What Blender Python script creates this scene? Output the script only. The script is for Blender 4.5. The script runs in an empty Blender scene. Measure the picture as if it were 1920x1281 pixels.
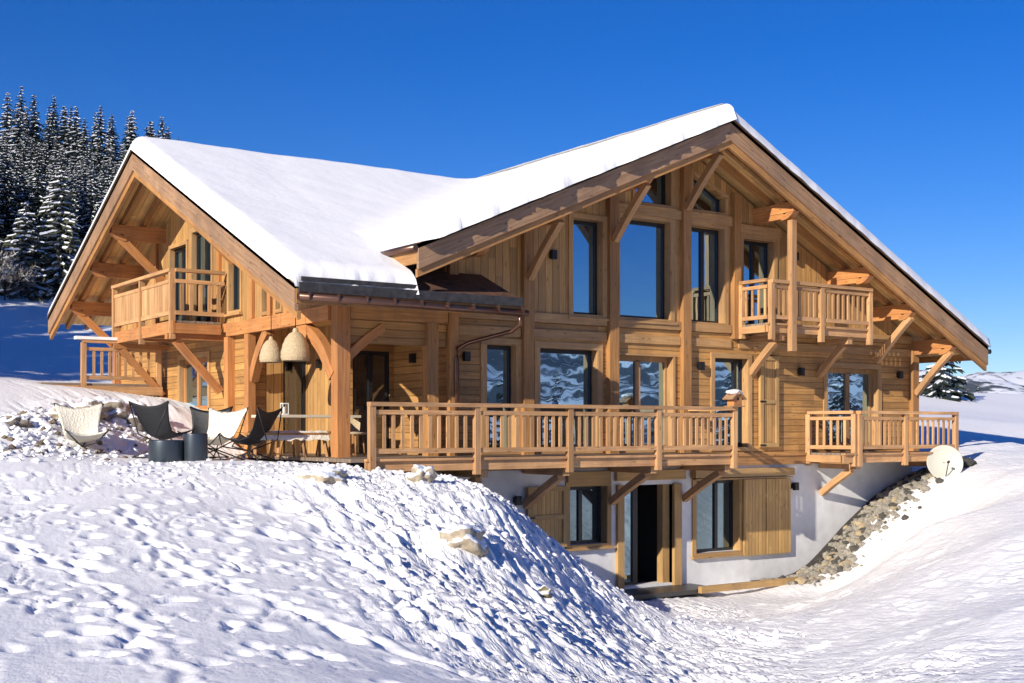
import bpy, math, random
import numpy as np
from mathutils import Vector, noise
R = math.radians
sc = bpy.context.scene
col = sc.collection
random.seed(7)

# ------------------------------------------------------------------ camera
# world frame: X runs along the big gable front, Y goes back into the house, Z=0 is the terrace level
CS, SN = .8254, .5646
cam_d = bpy.data.cameras.new('camera'); cam = bpy.data.objects.new('camera', cam_d); col.objects.link(cam)
cam.location = (0, 0, .5); cam.rotation_euler = (R(90), 0, -math.atan2(SN, CS))
cam_d.lens = 44.12; cam_d.sensor_width = 36; cam_d.shift_y = .0857; cam_d.clip_end = 9000; cam_d.clip_start = .2
sc.camera = cam
# ------------------------------------------------------------------ light
EL, AZ = 22.5, 21.
sv = Vector((math.cos(R(AZ))*math.cos(R(EL)), math.sin(R(AZ))*math.cos(R(EL)), -math.sin(R(EL))))
sd = bpy.data.lights.new('sun', 'SUN'); sun = bpy.data.objects.new('sun', sd); col.objects.link(sun)
sd.energy = 5.0; sd.angle = R(.5); sd.color = (1, .915, .79)
sun.rotation_euler = sv.to_track_quat('-Z', 'Y').to_euler()
w = bpy.data.worlds.new('World'); sc.world = w; w.use_nodes = True
nt = w.node_tree; bg = nt.nodes['Background']
sky = nt.nodes.new('ShaderNodeTexSky'); sky.sky_type = 'NISHITA'; sky.sun_disc = False
sky.sun_elevation = R(EL); sky.sun_rotation = R(270-AZ)
sky.altitude = 2600; sky.air_density = 1.25; sky.dust_density = .05; sky.ozone_density = 5.5
hsv = nt.nodes.new('ShaderNodeHueSaturation'); hsv.inputs['Saturation'].default_value = 1.3; hsv.inputs['Hue'].default_value = .518; nt.links.new(sky.outputs[0], hsv.inputs['Color']); nt.links.new(hsv.outputs[0], bg.inputs[0]); bg.inputs[1].default_value = .092
sc.view_settings.view_transform = 'Standard'; sc.view_settings.look = 'None'
sc.view_settings.exposure = .41; sc.view_settings.gamma = 1

# ------------------------------------------------------------------ materials
def newmat(name):
    m = bpy.data.materials.new(name); m.use_nodes = True
    t = m.node_tree; b = t.nodes['Principled BSDF']; return m, t, b
def N(t, typ, **k):
    n = t.nodes.new(typ)
    for a, v in k.items(): setattr(n, a, v)
    return n
def math_(t, op, a, b=None, c=None):
    n = N(t, 'ShaderNodeMath', operation=op)
    for i, v in enumerate((a, b, c)):
        if v is None: continue
        if isinstance(v, (int, float)): n.inputs[i].default_value = v
        else: t.links.new(v, n.inputs[i])
    return n.outputs[0]
def ramp(t, f, stops):
    n = N(t, 'ShaderNodeValToRGB'); e = n.color_ramp.elements
    while len(e) < len(stops): e.new(.5)
    for i, (p, c) in enumerate(stops):
        e[i].position = p; e[i].color = (c if len(c) == 4 else (*c, 1))
    t.links.new(f, n.inputs[0]); return n.outputs[0]
def mixc(t, f, a, b, mode='MIX'):
    n = N(t, 'ShaderNodeMix', data_type='RGBA', blend_type=mode)
    for i, v in ((0, f), (6, a), (7, b)):
        if isinstance(v, (int, float)): n.inputs[i].default_value = v
        elif isinstance(v, tuple): n.inputs[i].default_value = (*v[:3], 1)
        else: t.links.new(v, n.inputs[i])
    return n.outputs[2]
def wood(name, c1, c2, plank=None, groove=.09, rough=.62, tonevar=.35):
    """u runs along the grain, v across it (metres)"""
    m, t, b = newmat(name)
    uv = N(t, 'ShaderNodeUVMap').outputs[0]
    sep = N(t, 'ShaderNodeSeparateXYZ'); t.links.new(uv, sep.inputs[0]); u, v = sep.outputs[0], sep.outputs[1]
    if plank:
        row = math_(t, 'FLOOR', math_(t, 'DIVIDE', v, plank))
        wn = N(t, 'ShaderNodeTexWhiteNoise', noise_dimensions='1D'); t.links.new(row, wn.inputs['W'])
        tone = wn.outputs[0]
        u2 = math_(t, 'ADD', u, math_(t, 'MULTIPLY', tone, 37.))
        seg = math_(t, 'FLOOR', math_(t, 'DIVIDE', u2, 3.1))
        wn2 = N(t, 'ShaderNodeTexWhiteNoise', noise_dimensions='2D')
        cb = N(t, 'ShaderNodeCombineXYZ'); t.links.new(row, cb.inputs[0]); t.links.new(seg, cb.inputs[1]); t.links.new(cb.outputs[0], wn2.inputs[0])
        tone = wn2.outputs[0]
    else:
        u2 = u
        nn = N(t, 'ShaderNodeTexNoise'); nn.inputs['Scale'].default_value = .23; nn.inputs['Detail'].default_value = 1
        t.links.new(uv, nn.inputs[0]); tone = nn.outputs[0]
        tone = math_(t, 'MULTIPLY_ADD', tone, 2.2, -.6)
    cmb = N(t, 'ShaderNodeCombineXYZ')
    t.links.new(math_(t, 'MULTIPLY', u2, 1.3), cmb.inputs[0]); t.links.new(math_(t, 'MULTIPLY', v, 26.), cmb.inputs[1])
    g = N(t, 'ShaderNodeTexNoise'); g.inputs['Scale'].default_value = 1.; g.inputs['Detail'].default_value = 4; g.inputs['Roughness'].default_value = .6
    t.links.new(cmb.outputs[0], g.inputs[0])
    cmb2 = N(t, 'ShaderNodeCombineXYZ')
    t.links.new(math_(t, 'MULTIPLY', u2, 2.3), cmb2.inputs[0]); t.links.new(math_(t, 'MULTIPLY', v, 9.), cmb2.inputs[1])
    kn = N(t, 'ShaderNodeTexVoronoi'); kn.inputs['Scale'].default_value = 1.; t.links.new(cmb2.outputs[0], kn.inputs[0])
    knot = ramp(t, kn.outputs[0], [(.07, (1, 1, 1)), (.16, (0, 0, 0))])
    c = mixc(t, ramp(t, g.outputs[0], [(.3, (0, 0, 0)), (.7, (1, 1, 1))]), c1, c2)
    tv = math_(t, 'MULTIPLY_ADD', tone, tonevar, 1-tonevar*.5)
    hs = N(t, 'ShaderNodeHueSaturation'); t.links.new(c, hs.inputs['Color']); t.links.new(tv, hs.inputs['Value'])
    tco = N(t, 'ShaderNodeTexCoord'); mp = N(t, 'ShaderNodeMapping'); mp.inputs['Scale'].default_value = (1.1, 1.1, .45); t.links.new(tco.outputs['Object'], mp.inputs[0])
    ws = N(t, 'ShaderNodeTexNoise'); ws.inputs['Scale'].default_value = 1.2; ws.inputs['Detail'].default_value = 6; ws.inputs['Roughness'].default_value = .65; t.links.new(mp.outputs[0], ws.inputs[0])
    stained = mixc(t, ramp(t, ws.outputs[0], [(.42, (0, 0, 0)), (.72, (.6, .6, .6))]), hs.outputs[0], tuple((x*.45+y*.12) for x, y in zip(c2, (.35, .33, .3))))
    c = mixc(t, math_(t, 'MULTIPLY', knot, .6), stained, tuple(x*.28 for x in c2))
    h = g.outputs[0]
    if plank:
        fr = math_(t, 'FRACT', math_(t, 'DIVIDE', v, plank))
        ed = math_(t, 'MINIMUM', fr, math_(t, 'SUBTRACT', 1., fr))
        gr = ramp(t, ed, [(0, (1, 1, 1)), (groove, (0, 0, 0))])
        c = mixc(t, math_(t, 'MULTIPLY', gr, .75), c, tuple(x*.25 for x in c2))
        h = math_(t, 'SUBTRACT', math_(t, 'MULTIPLY', g.outputs[0], .25), gr)
    bp = N(t, 'ShaderNodeBump'); bp.inputs['Strength'].default_value = .55; bp.inputs['Distance'].default_value = .012
    t.links.new(h, bp.inputs['Height']); t.links.new(bp.outputs[0], b.inputs['Normal'])
    t.links.new(c, b.inputs['Base Color']); b.inputs['Roughness'].default_value = rough
    return m
W_BEAM = wood('larch_beam', (.50, .255, .085), (.29, .13, .036), tonevar=.5)
W_ORANGE = wood('orange_timber', (.60, .28, .095), (.40, .15, .04), tonevar=.4)
W_SIDE = wood('plank_siding', (.57, .315, .10), (.37, .175, .045), plank=.145, tonevar=.5)
W_SIDEV = wood('upright_siding', (.57, .335, .12), (.40, .205, .06), plank=.17, groove=.07, tonevar=.45)
W_SOFF = wood('soffit_boards', (.82, .54, .22), (.68, .40, .14), plank=.14, groove=.06, tonevar=.35)
W_BARGE = wood('weathered_bargeboard', (.43, .265, .15), (.24, .13, .065), tonevar=.4)
W_TRIM = wood('window_casing_wood', (.55, .33, .14), (.38, .20, .07), tonevar=.45)
W_RAIL = wood('railing_wood', (.66, .385, .175), (.41, .205, .08), tonevar=.6)
W_OAK = wood('shutter_oak', (.58, .36, .13), (.42, .235, .07), plank=.105)
W_OAKP = wood('oak_frame', (.54, .34, .13), (.39, .22, .08))
W_GREY = wood('greyed_deck', (.33, .25, .18), (.21, .155, .11), plank=.14)
def plain(name, c, rough=.5, metal=0, bump=0, bs=30, var=0):
    m, t, b = newmat(name); b.inputs['Base Color'].default_value = (*c, 1); b.inputs['Roughness'].default_value = rough; b.inputs['Metallic'].default_value = metal
    if bump or var:
        tc = N(t, 'ShaderNodeTexCoord'); n = N(t, 'ShaderNodeTexNoise'); n.inputs['Scale'].default_value = bs; n.inputs['Detail'].default_value = 5
        t.links.new(tc.outputs['Object'], n.inputs[0])
        if bump:
            bp = N(t, 'ShaderNodeBump'); bp.inputs['Strength'].default_value = bump; bp.inputs['Distance'].default_value = .02
            t.links.new(n.outputs[0], bp.inputs['Height']); t.links.new(bp.outputs[0], b.inputs['Normal'])
        if var:
            cc = ramp(t, n.outputs[0], [(.3, tuple(x*(1-var) for x in c)), (.7, tuple(min(1, x*(1+var)) for x in c))]); t.links.new(cc, b.inputs['Base Color'])
    return m
M_PLASTER = plain('white_render', (.68, .68, .67), .85, bump=.35, bs=3.5, var=.09)
M_DARK = plain('anthracite_metal', (.012, .013, .015), .4)
M_LAMP = plain('black_lamp_metal', (.008, .008, .009), .5)
M_TILE = plain('slate_tile', (.035, .032, .032), .6, bump=.8, bs=9, var=.4)
M_BRTILE = plain('brown_roof_tile', (.10, .05, .032), .7, bump=.9, bs=7, var=.45)
M_COPPER = plain('brown_metal_gutter', (.16, .085, .06), .3, metal=.7)
M_CURT = plain('linen_curtain', (.62, .55, .42), .9, bump=.3, bs=12)
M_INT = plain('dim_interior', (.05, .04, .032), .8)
M_IRON = plain('black_iron', (.01, .01, .01), .5)
def snow(name, c=(.90, .893, .88), fine=.5, sc1=7., dist=.05):
    m, t, b = newmat(name); b.inputs['Base Color'].default_value = (*c, 1); b.inputs['Roughness'].default_value = .55
    b.inputs['Specular IOR Level'].default_value = .25
    tc = N(t, 'ShaderNodeTexCoord')
    n1 = N(t, 'ShaderNodeTexNoise'); n1.inputs['Scale'].default_value = sc1; n1.inputs['Detail'].default_value = 7; n1.inputs['Roughness'].default_value = .62
    t.links.new(tc.outputs['Object'], n1.inputs[0])
    bp = N(t, 'ShaderNodeBump'); bp.inputs['Strength'].default_value = fine; bp.inputs['Distance'].default_value = dist
    t.links.new(n1.outputs[0], bp.inputs['Height']); t.links.new(bp.outputs[0], b.inputs['Normal'])
    return m
M_SNOW = snow('settled_snow', fine=.35, sc1=5., dist=.03)
M_GSNOW = snow('ground_snow', fine=.45, sc1=11., dist=.03)
def streaks():
    t = M_GSNOW.node_tree; tc = N(t, 'ShaderNodeTexCoord'); at = N(t, 'ShaderNodeAttribute'); at.attribute_name = 'rough_snow'
    sp = N(t, 'ShaderNodeSeparateXYZ'); t.links.new(tc.outputs['Object'], sp.inputs[0])
    u = math_(t, 'SUBTRACT', sp.outputs[0], math_(t, 'MULTIPLY', sp.outputs[1], .25)); cb = N(t, 'ShaderNodeCombineXYZ')
    t.links.new(math_(t, 'MULTIPLY', u, 7.), cb.inputs[0]); t.links.new(math_(t, 'MULTIPLY', sp.outputs[1], 1.5), cb.inputs[1])
    n = N(t, 'ShaderNodeTexNoise'); n.inputs['Scale'].default_value = 1; n.inputs['Detail'].default_value = 5; n.inputs['Roughness'].default_value = .62; n.inputs['Distortion'].default_value = .4; t.links.new(cb.outputs[0], n.inputs[0])
    old = [x for x in t.nodes if x.type == 'BUMP'][0]; b2 = N(t, 'ShaderNodeBump'); b2.inputs['Distance'].default_value = .12
    h = ramp(t, n.outputs[0], [(.36, (0, 0, 0)), (.5, (.75, .75, .75)), (.75, (1, 1, 1))])
    t.links.new(h, b2.inputs['Height']); t.links.new(math_(t, 'MULTIPLY', at.outputs['Fac'], .5), b2.inputs['Strength']); t.links.new(old.outputs[0], b2.inputs['Normal']); t.links.new(b2.outputs[0], t.nodes['Principled BSDF'].inputs['Normal'])
streaks()
def glass(fac=.62, nm='reflective_glazing'):
    m, t, b = newmat(nm)
    b.inputs['Base Color'].default_value = (.006, .012, .02, 1); b.inputs['Roughness'].default_value = .15
    tcg = N(t, 'ShaderNodeTexCoord'); ng = N(t, 'ShaderNodeTexNoise'); ng.inputs['Scale'].default_value = 1.3; t.links.new(tcg.outputs['Object'], ng.inputs[0]); bg_ = N(t, 'ShaderNodeBump'); bg_.inputs['Strength'].default_value = .12; bg_.inputs['Distance'].default_value = .02; t.links.new(ng.outputs[0], bg_.inputs['Height'])
    gl = N(t, 'ShaderNodeBsdfGlossy'); t.links.new(bg_.outputs[0], gl.inputs['Normal']); gl.inputs['Color'].default_value = (.50, .78, 1, 1); gl.inputs['Roughness'].default_value = .012
    mx = N(t, 'ShaderNodeMixShader'); mx.inputs[0].default_value = fac
    t.links.new(b.outputs[0], mx.inputs[1]); t.links.new(gl.outputs[0], mx.inputs[2])
    t.links.new(mx.outputs[0], t.nodes['Material Output'].inputs[0]); return m
def glass_thin():
    m, t, b = newmat('clear_door_glass'); t.nodes.remove(b)
    tr = N(t, 'ShaderNodeBsdfTransparent'); tr.inputs[0].default_value = (.75, .78, .8, 1)
    gl = N(t, 'ShaderNodeBsdfGlossy'); gl.inputs['Roughness'].default_value = .01
    mx = N(t, 'ShaderNodeMixShader'); mx.inputs[0].default_value = .13
    t.links.new(tr.outputs[0], mx.inputs[1]); t.links.new(gl.outputs[0], mx.inputs[2])
    t.links.new(mx.outputs[0], t.nodes['Material Output'].inputs[0]); return m
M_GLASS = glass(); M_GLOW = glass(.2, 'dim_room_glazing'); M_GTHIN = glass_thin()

# ------------------------------------------------------------------ mesh helpers
class MB:
    def __init__(s): s.v = []; s.f = []; s.uv = []; s.mi = []; s.sm = []
    def quad(s, pts, uvs, mi=0, sm=False):
        i = len(s.v); s.v += [tuple(p) for p in pts]; s.f.append(tuple(range(i, i+len(pts)))); s.uv += [tuple(q) for q in uvs]; s.mi.append(mi); s.sm.append(sm)
    def beam(s, p0, p1, w, h, up=(0, 0, 1), mi=0, taper=1.):
        p0, p1 = Vector(p0), Vector(p1); d = p1-p0; L = d.length; d /= L; up = Vector(up)
        sd_ = d.cross(up)
        if sd_.length < 1e-4: sd_ = d.cross(Vector((1, 0, 0)))
        sd_.normalize(); up = sd_.cross(d)
        a, b_ = sd_*w/2, up*h/2
        c = [p0-a-b_, p0+a-b_, p0+a+b_, p0-a+b_, p1-a*taper-b_*taper, p1+a*taper-b_*taper, p1+a*taper+b_*taper, p1-a*taper+b_*taper]
        u0 = random.uniform(0, 90); v0 = random.uniform(0, 90)
        for (i, j, k, l), (va, vb) in (((0, 1, 5, 4), (0, w)), ((1, 2, 6, 5), (w, w+h)), ((2, 3, 7, 6), (w+h, 2*w+h)), ((3, 0, 4, 7), (2*w+h, 2*w+2*h))):
            s.quad([c[i], c[l], c[k], c[j]][::-1], [(u0, v0+vb), (u0, v0+va)][::-1] and [(u0, v0+vb), (u0+L, v0+vb), (u0+L, v0+va), (u0, v0+va)], mi)
        s.quad([c[3], c[2], c[1], c[0]], [(u0, v0), (u0+.03, v0+w), (u0+.03, v0+w), (u0, v0)], mi)
        s.quad([c[4], c[5], c[6], c[7]], [(u0, v0), (u0+.03, v0+w), (u0+.03, v0+w), (u0, v0)], mi)
    def bx(s, x0, x1, y0, y1, z0, z1, mi=0):
        dx, dy, dz = x1-x0, y1-y0, z1-z0; cx, cy, cz = (x0+x1)/2, (y0+y1)/2, (z0+z1)/2
        if dx >= dy and dx >= dz: s.beam((x0, cy, cz), (x1, cy, cz), dy, dz, mi=mi)
        elif dy >= dz: s.beam((cx, y0, cz), (cx, y1, cz), dx, dz, mi=mi)
        else: s.beam((cx, cy, z0), (cx, cy, z1), dy, dx, up=(1, 0, 0), mi=mi)
    def prism(s, poly, off, uvf, mi=0):
        off = Vector(off); A = [Vector(p) for p in poly]; B = [p+off for p in A]
        s.quad(A, [uvf(p) for p in A], mi); s.quad(B[::-1], [uvf(p) for p in B[::-1]], mi)
        n = len(A)
        for i in range(n):
            j = (i+1) % n; q = [A[j], A[i], B[i], B[j]]; s.quad(q, [uvf(p) for p in q], mi)
    def tube(s, pts, r, n=10, mi=0, caps=True, rads=None):
        pts = [Vector(p) for p in pts]; rings = []
        for i, p in enumerate(pts):
            d = (pts[min(i+1, len(pts)-1)]-pts[max(i-1, 0)]).normalized()
            a = d.cross(Vector((0, 0, 1)));
            if a.length < .05: a = d.cross(Vector((1, 0, 0)))
            a.normalize(); b_ = a.cross(d); rr = rads[i] if rads else r
            rings.append([p+(a*math.cos(2*math.pi*k/n)+b_*math.sin(2*math.pi*k/n))*rr for k in range(n)])
        for i in range(len(rings)-1):
            for k in range(n):
                l = (k+1) % n
                s.quad([rings[i][k], rings[i+1][k], rings[i+1][l], rings[i][l]], [(i, k/n), (i+1, k/n), (i+1, (k+1)/n), (i, (k+1)/n)], mi, True)
        if caps:
            s.quad(rings[0], [(0, 0)]*n, mi); s.quad(rings[-1][::-1], [(0, 0)]*n, mi)
    def lathe(s, prof, c=(0, 0, 0), n=24, mi=0):
        c = Vector(c)
        for i in range(len(prof)-1):
            (r0, z0), (r1, z1) = prof[i], prof[i+1]
            for k in range(n):
                a, b_ = 2*math.pi*k/n, 2*math.pi*(k+1)/n
                q = [c+Vector((r0*math.cos(a), r0*math.sin(a), z0)), c+Vector((r0*math.cos(b_), r0*math.sin(b_), z0)), c+Vector((r1*math.cos(b_), r1*math.sin(b_), z1)), c+Vector((r1*math.cos(a), r1*math.sin(a), z1))]
                s.quad(q, [(k/n, z0), ((k+1)/n, z0), ((k+1)/n, z1), (k/n, z1)], mi, True)
    def brace(s, p0, p1, w, h, bow, bowdir, seg=7, up=(0, 0, 1)):
        p0, p1 = Vector(p0), Vector(p1); bd = Vector(bowdir)
        pp = [p0.lerp(p1, i/seg)+bd*bow*math.sin(math.pi*i/seg) for i in range(seg+1)]
        side = (p1-p0).cross(bd).normalized(); u0 = random.uniform(0, 90); v0 = random.uniform(0, 90); L = (p1-p0).length/seg
        R_ = []
        for i, p in enumerate(pp):
            d = (pp[min(i+1, seg)]-pp[max(i-1, 0)]).normalized(); n_ = side.cross(d)
            a, b_ = side*w/2, n_*h/2; R_.append([p-a-b_, p+a-b_, p+a+b_, p-a+b_])
        for i in range(seg):
            for k in range(4):
                l = (k+1) % 4; va, vb = v0+k*.2, v0+(k+1)*.2
                s.quad([R_[i][k], R_[i][l], R_[i+1][l], R_[i+1][k]], [(u0+i*L, va), (u0+i*L, vb), (u0+(i+1)*L, vb), (u0+(i+1)*L, va)])
        s.quad(R_[0][::-1], [(u0, v0)]*4); s.quad(R_[-1], [(u0, v0)]*4)
    def build(s, name, mats, parent=None, off=None, weld=False):
        if off is None: off = BASE.get(parent, (0, 0, 0))
        me = bpy.data.meshes.new(name)
        v = np.array(s.v, dtype=float)-np.array(off, dtype=float)
        me.from_pydata([tuple(p) for p in v], [], s.f)
        uvl = me.uv_layers.new(name='UVMap'); uvl.data.foreach_set('uv', np.array(s.uv, dtype=np.float32).ravel())
        if not isinstance(mats, (list, tuple)): mats = [mats]
        for m in mats: me.materials.append(m)
        me.polygons.foreach_set('material_index', s.mi); me.polygons.foreach_set('use_smooth', s.sm)
        import bmesh
        bm = bmesh.new(); bm.from_mesh(me)
        if any(s.sm) or weld: bmesh.ops.remove_doubles(bm, verts=bm.verts, dist=1e-5)
        if not weld: bmesh.ops.recalc_face_normals(bm, faces=bm.faces)
        bm.to_mesh(me); bm.free()
        o = bpy.data.objects.new(name, me); col.objects.link(o)
        if parent is not None: o.parent = parent
        BASE[o] = tuple(off)
        return o
BASE = {}
def tag(o, label=None, cat=None, group=None, kind=None):
    if label: o['label'] = label
    if cat: o['category'] = cat
    if group: o['group'] = group
    if kind: o['kind'] = kind
    return o
def empty(name, loc, rz=0, label=None, cat=None, group=None, world=True):
    o = bpy.data.objects.new(name, None); o.empty_display_size = .2; col.objects.link(o); o.location = loc; o.rotation_euler = (0, 0, rz)
    BASE[o] = tuple(loc) if world else (0, 0, 0)
    return tag(o, label, cat, group)
def copy_tree(o, parent=None):
    c = o.copy(); col.objects.link(c)
    if parent is not None: c.parent = parent
    for ch in list(o.children): copy_tree(ch, c)
    return c
def fbm(x, y, seed=0, octs=4, gain=.5):
    rs = np.random.RandomState(seed); tab = rs.rand(256, 256); out = 0; a = 1; tot = 0
    for o in range(octs):
        xi = np.floor(x).astype(int); yi = np.floor(y).astype(int); fx = x-xi; fy = y-yi
        fx = fx*fx*(3-2*fx); fy = fy*fy*(3-2*fy)
        g = lambda i, j: tab[(i+o*17) & 255, (j+o*31) & 255]
        v = (g(xi, yi)*(1-fx)+g(xi+1, yi)*fx)*(1-fy)+(g(xi, yi+1)*(1-fx)+g(xi+1, yi+1)*fx)*fy
        out = out+a*v; tot += a; a *= gain; x = x*2.03+5.1; y = y*2.03+9.7
    return out/tot-.5
def sst(a, b, x):
    t = np.clip((x-a)/(b-a), 0, 1); return t*t*(3-2*t)
def smmax(a, b, k):
    h = np.clip(.5+.5*(a-b)/k, 0, 1); return b*(1-h)+a*h+k*h*(1-h)

# ------------------------------------------------------------------ terrain
PTS = [(1.59,7.39,-0.92),(2.51,11.61,-0.88),(3.65,16.89,-0.49),(4.56,21.12,0.12),(5.47,25.34,0.91),(6.15,28.51,1.45),(7.75,35.9,1.94),(11.39,52.79,3.69),(1.23,11.28,-0.75),(2.33,21.43,0.14),(3.31,30.45,1.7),(4.9,45.11,3.3),(1.96,7.14,-0.92),(3.93,14.28,-0.66),(5.47,19.89,0.04),(6.3,23.45,0.6),(7.71,28.04,1.41),(7.17,29.02,1.49),(8.48,31.76,1.62),(10.8,41.08,2.45),(2.33,6.89,-0.92),(3.66,10.82,-0.88),(5.33,15.74,-0.49),(6.43,18.99,-0.03),(6.83,20.17,0.02),(7.49,21.6,0.02),(6.9,23.1,0.35),(8.27,26.45,1.04),(3.07,6.38,-0.92),(5.04,10.49,-0.94),(7.45,15.5,-0.55),(8.42,17.51,-0.19),(9.03,18.78,-.03),(4.36,10.71,-0.92),(6.36,15.64,-0.52),(7.64,18.77,-0.05),(8.1,19.9,-.02),(3.56,6.29,-0.96),(5.93,10.48,-1.0),(8.41,14.85,-0.62),(9.39,16.59,-0.3),(10.04,17.73,-0.27),(4.13,6.38,-1.04),(5.98,9.24,-1.11),(8.97,13.86,-0.87),(10.22,15.79,-0.5),(10.76,16.63,-0.4),(4.98,7.02,-1.24),(7.29,10.28,-1.35),(9.84,13.87,-1.27),(10.99,15.5,-1.07),(11.39,15.23,-1.56),(11.85,15.16,-1.72),(8.29,10.69,-1.77),(6.32,8.16,-1.58),(12.62,15.6,-2.0),(10.1,12.48,-2.05),(8.11,9.6,-2.03),(11.35,13.44,-2.44),(15.66,18.37,-2.84),(14.27,16.05,-2.8),(17.51,19.04,-2.93),(20.36,18.79,-2.85),(17.19,15.86,-2.84),(10.56,9.74,-2.33),(9.68,10.1,-2.29),(28.62,19.2,-0.11),(24.15,16.2,-0.59),(17.44,11.7,-1.12),(11.63,7.8,-1.41),(8.59,5.76,-1.44),(24.31,19.11,-1.07),(20.6,16.2,-1.57),(14.01,11.01,-1.99),(9.48,7.45,-1.83),(25.78,18.72,-0.46),(22.53,18.88,-2.09),(21.7,19.08,-2.65),(35.07,24.47,0.58),(49.57,32.73,1.13),(46.29,34.97,1.51),(38.58,22.07,0.58),(24.99,13.2,-0.51),(12.99,6.86,-1.13)]
PTS += [(0,0,-1.05),(-6,4,-.7),(6,-3,-1.7),(-10,-8,-1.2),(14,0,-1.3),(24.5,5,-1.2),(30,5.5,-3.6),(35,9,-3.4),(38,-4,-8.5),(44,8,-5.5),(28,-6,-5),
        (12,18.3,-.55),(12.2,20,-.7),(13.6,20.1,-1.2),(15,20.1,-2.7),(16.3,20.2,-2.85),(18,20.4,-2.95),(20,20.3,-2.95),(21.7,20.4,-2.85),(22.7,20.3,-2.3),(24.2,20.3,-1.35),(25.7,20.3,-.75),(26.3,21,-.5),(27,24,-.1),(28,30,.5),
        (9.7,20.5,-.25),(10.5,22,-.25),(11.5,22.5,-.3),(9.2,23,-.02),(9.6,26,.8),(10.2,29,1.2),(9.5,31,1.5),(10,34,1.6),(18,36,2.0),(26,36,1.4),(15,25,-.6),(20,25,-1),(24,26,-.5),(14.3,18.6,-2.5),(13.2,17.2,-2.0),(13.6,16.2,-2.55),(12.3,17.6,-1.0),(20.5,17,-2.9),(22,17.5,-2.5),(22.2,19.5,-2.6),
        (6.5,20.5,.0),(6.4,21.8,.03),(7.3,22.8,.06),(8.3,23.6,.08),(9.3,24.2,.05),(8.4,25.3,.75),(7.0,24.4,.75),(5.6,23.1,.6)]
def macro(X, Y):
    a = CS*X-SN*Y; b = SN*X+CS*Y
    left = np.clip((b-33)*.2, 0, 34)/(1+np.exp(-(4-a)/9.))
    right = 2.0*sst(25, 70, b)
    back = np.where(b < 0, b*.12, 0)-.9*sst(30, -10, b)+.5*sst(10, -40, b)*0
    side = np.where(a < -25, np.clip((-25-a)*.1, 0, 12), 0)
    dip = -9*sst(85, 190, b)*sst(0, 25, a)
    drop = -10*sst(6, 42, X-Y-20)
    return drop+left*1.0+right*(1-sst(8, -20, a)*.0)+back+side+dip
for k in range(40):
    th = 2*math.pi*k/40
    for rr in (56, 75):
        x, y = 14+rr*math.cos(th), 18+rr*math.sin(th); PTS.append((x, y, float(macro(np.array(x), np.array(y)))))
P = np.array(PTS); n_ = len(P)
def ker(d): return d
D_ = np.sqrt(((P[:, None, :2]-P[None, :, :2])**2).sum(-1))
A_ = np.zeros((n_+3, n_+3)); A_[:n_, :n_] = np.sqrt(D_**2+.35)-0.0; A_[range(n_), range(n_)] -= .15; A_[:n_, n_] = 1; A_[:n_, n_+1:] = P[:, :2]; A_[n_:, :n_] = A_[:n_, n_:].T
Wt = np.linalg.solve(A_, np.concatenate([P[:, 2], [0, 0, 0]]))
def base_h(X, Y):
    sh = X.shape; x = X.ravel(); y = Y.ravel(); out = np.full(x.shape, Wt[n_])+Wt[n_+1]*x+Wt[n_+2]*y
    for i in range(n_): out += Wt[i]*np.sqrt((x-P[i, 0])**2+(y-P[i, 1])**2+.35)
    rr = np.hypot(x-14, y-18); k = sst(48, 68, rr)
    return (out*(1-k)+macro(x, y)*k).reshape(sh)
rng = np.random.RandomState(3)
def masks(X, Y):
    xa = 4.0+(Y-6.3)*.27; xb = 10.2+(Y-8.3)*.66
    L = X-xa-.5+1.6*fbm(X*.6, Y*.35, 5, 3); Q = X-xb+2.2*fbm(X*.5, Y*.4, 6, 2)
    return sst(-.5, .9, L)*sst(1.5, -1.2, Q), sst(.9, -.5, L), sst(-1.2, 1.5, Q)
def detail(X, Y):
    wl = np.hypot(X-14, Y-14); near = 1-sst(18, 34, wl)
    churn, left, right = masks(X, Y); U = X-.25*Y
    wx = U+.25*fbm(X*.9, Y*.6, 8, 2)
    st = fbm(wx*4.6, Y*.75, 11, 4, .55); st2 = fbm(wx*11, Y*2.2, 12, 3, .6); ch = fbm(X*8.5, Y*8, 13, 3, .6)
    gn = fbm(wx*5.2, Y*.9, 15, 3); gm = np.clip(fbm(X*2.2, Y*1.3, 16, 3)*5+.55, 0, 1)
    gn2 = fbm(wx*11, Y*3, 17, 3); gm2 = np.clip(fbm(X*3.1, Y*2.2, 18, 2)*5+.5, 0, 1)
    h = churn*(.085*st+.03*st2+.11*np.maximum(ch-.04, 0)-.06*np.exp(-(gn/.035)**2)*gm-.04*np.exp(-(gn2/.05)**2)*gm2)
    h += left*(.03*fbm(X*.7+2, Y*.35, 21, 3)+.010*fbm(wx*4, Y*1.8, 22, 3)-.035*np.exp(-(gn/.022)**2)*gm*sst(5.5, 9, Y))
    h += right*(.07*fbm(X*.5, Y*1.1, 31, 3)+.03*fbm(X*1.1+Y*1.2, (Y-X*.5)*3.4, 32, 4, .6)+.035*fbm(X*2.5+Y*2, (Y-X*.5)*8, 33, 3, .6))
    pile = np.exp(-(((X-6.2)-(Y-23.6)*.75)/1.5)**2)*sst(21.5, 23.2, Y)*sst(29, 26, Y)*sst(3, 5, X)
    h += pile*(.5*np.abs(fbm(X*1.6, Y*1.6, 61, 3))+.22*fbm(X*4.5, Y*4.5, 62, 3))
    h += .11*fbm(X*.45, Y*.45, 41, 2)
    return h*near+(1-near)*.5*fbm(X*.12, Y*.12, 42, 3)
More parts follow.
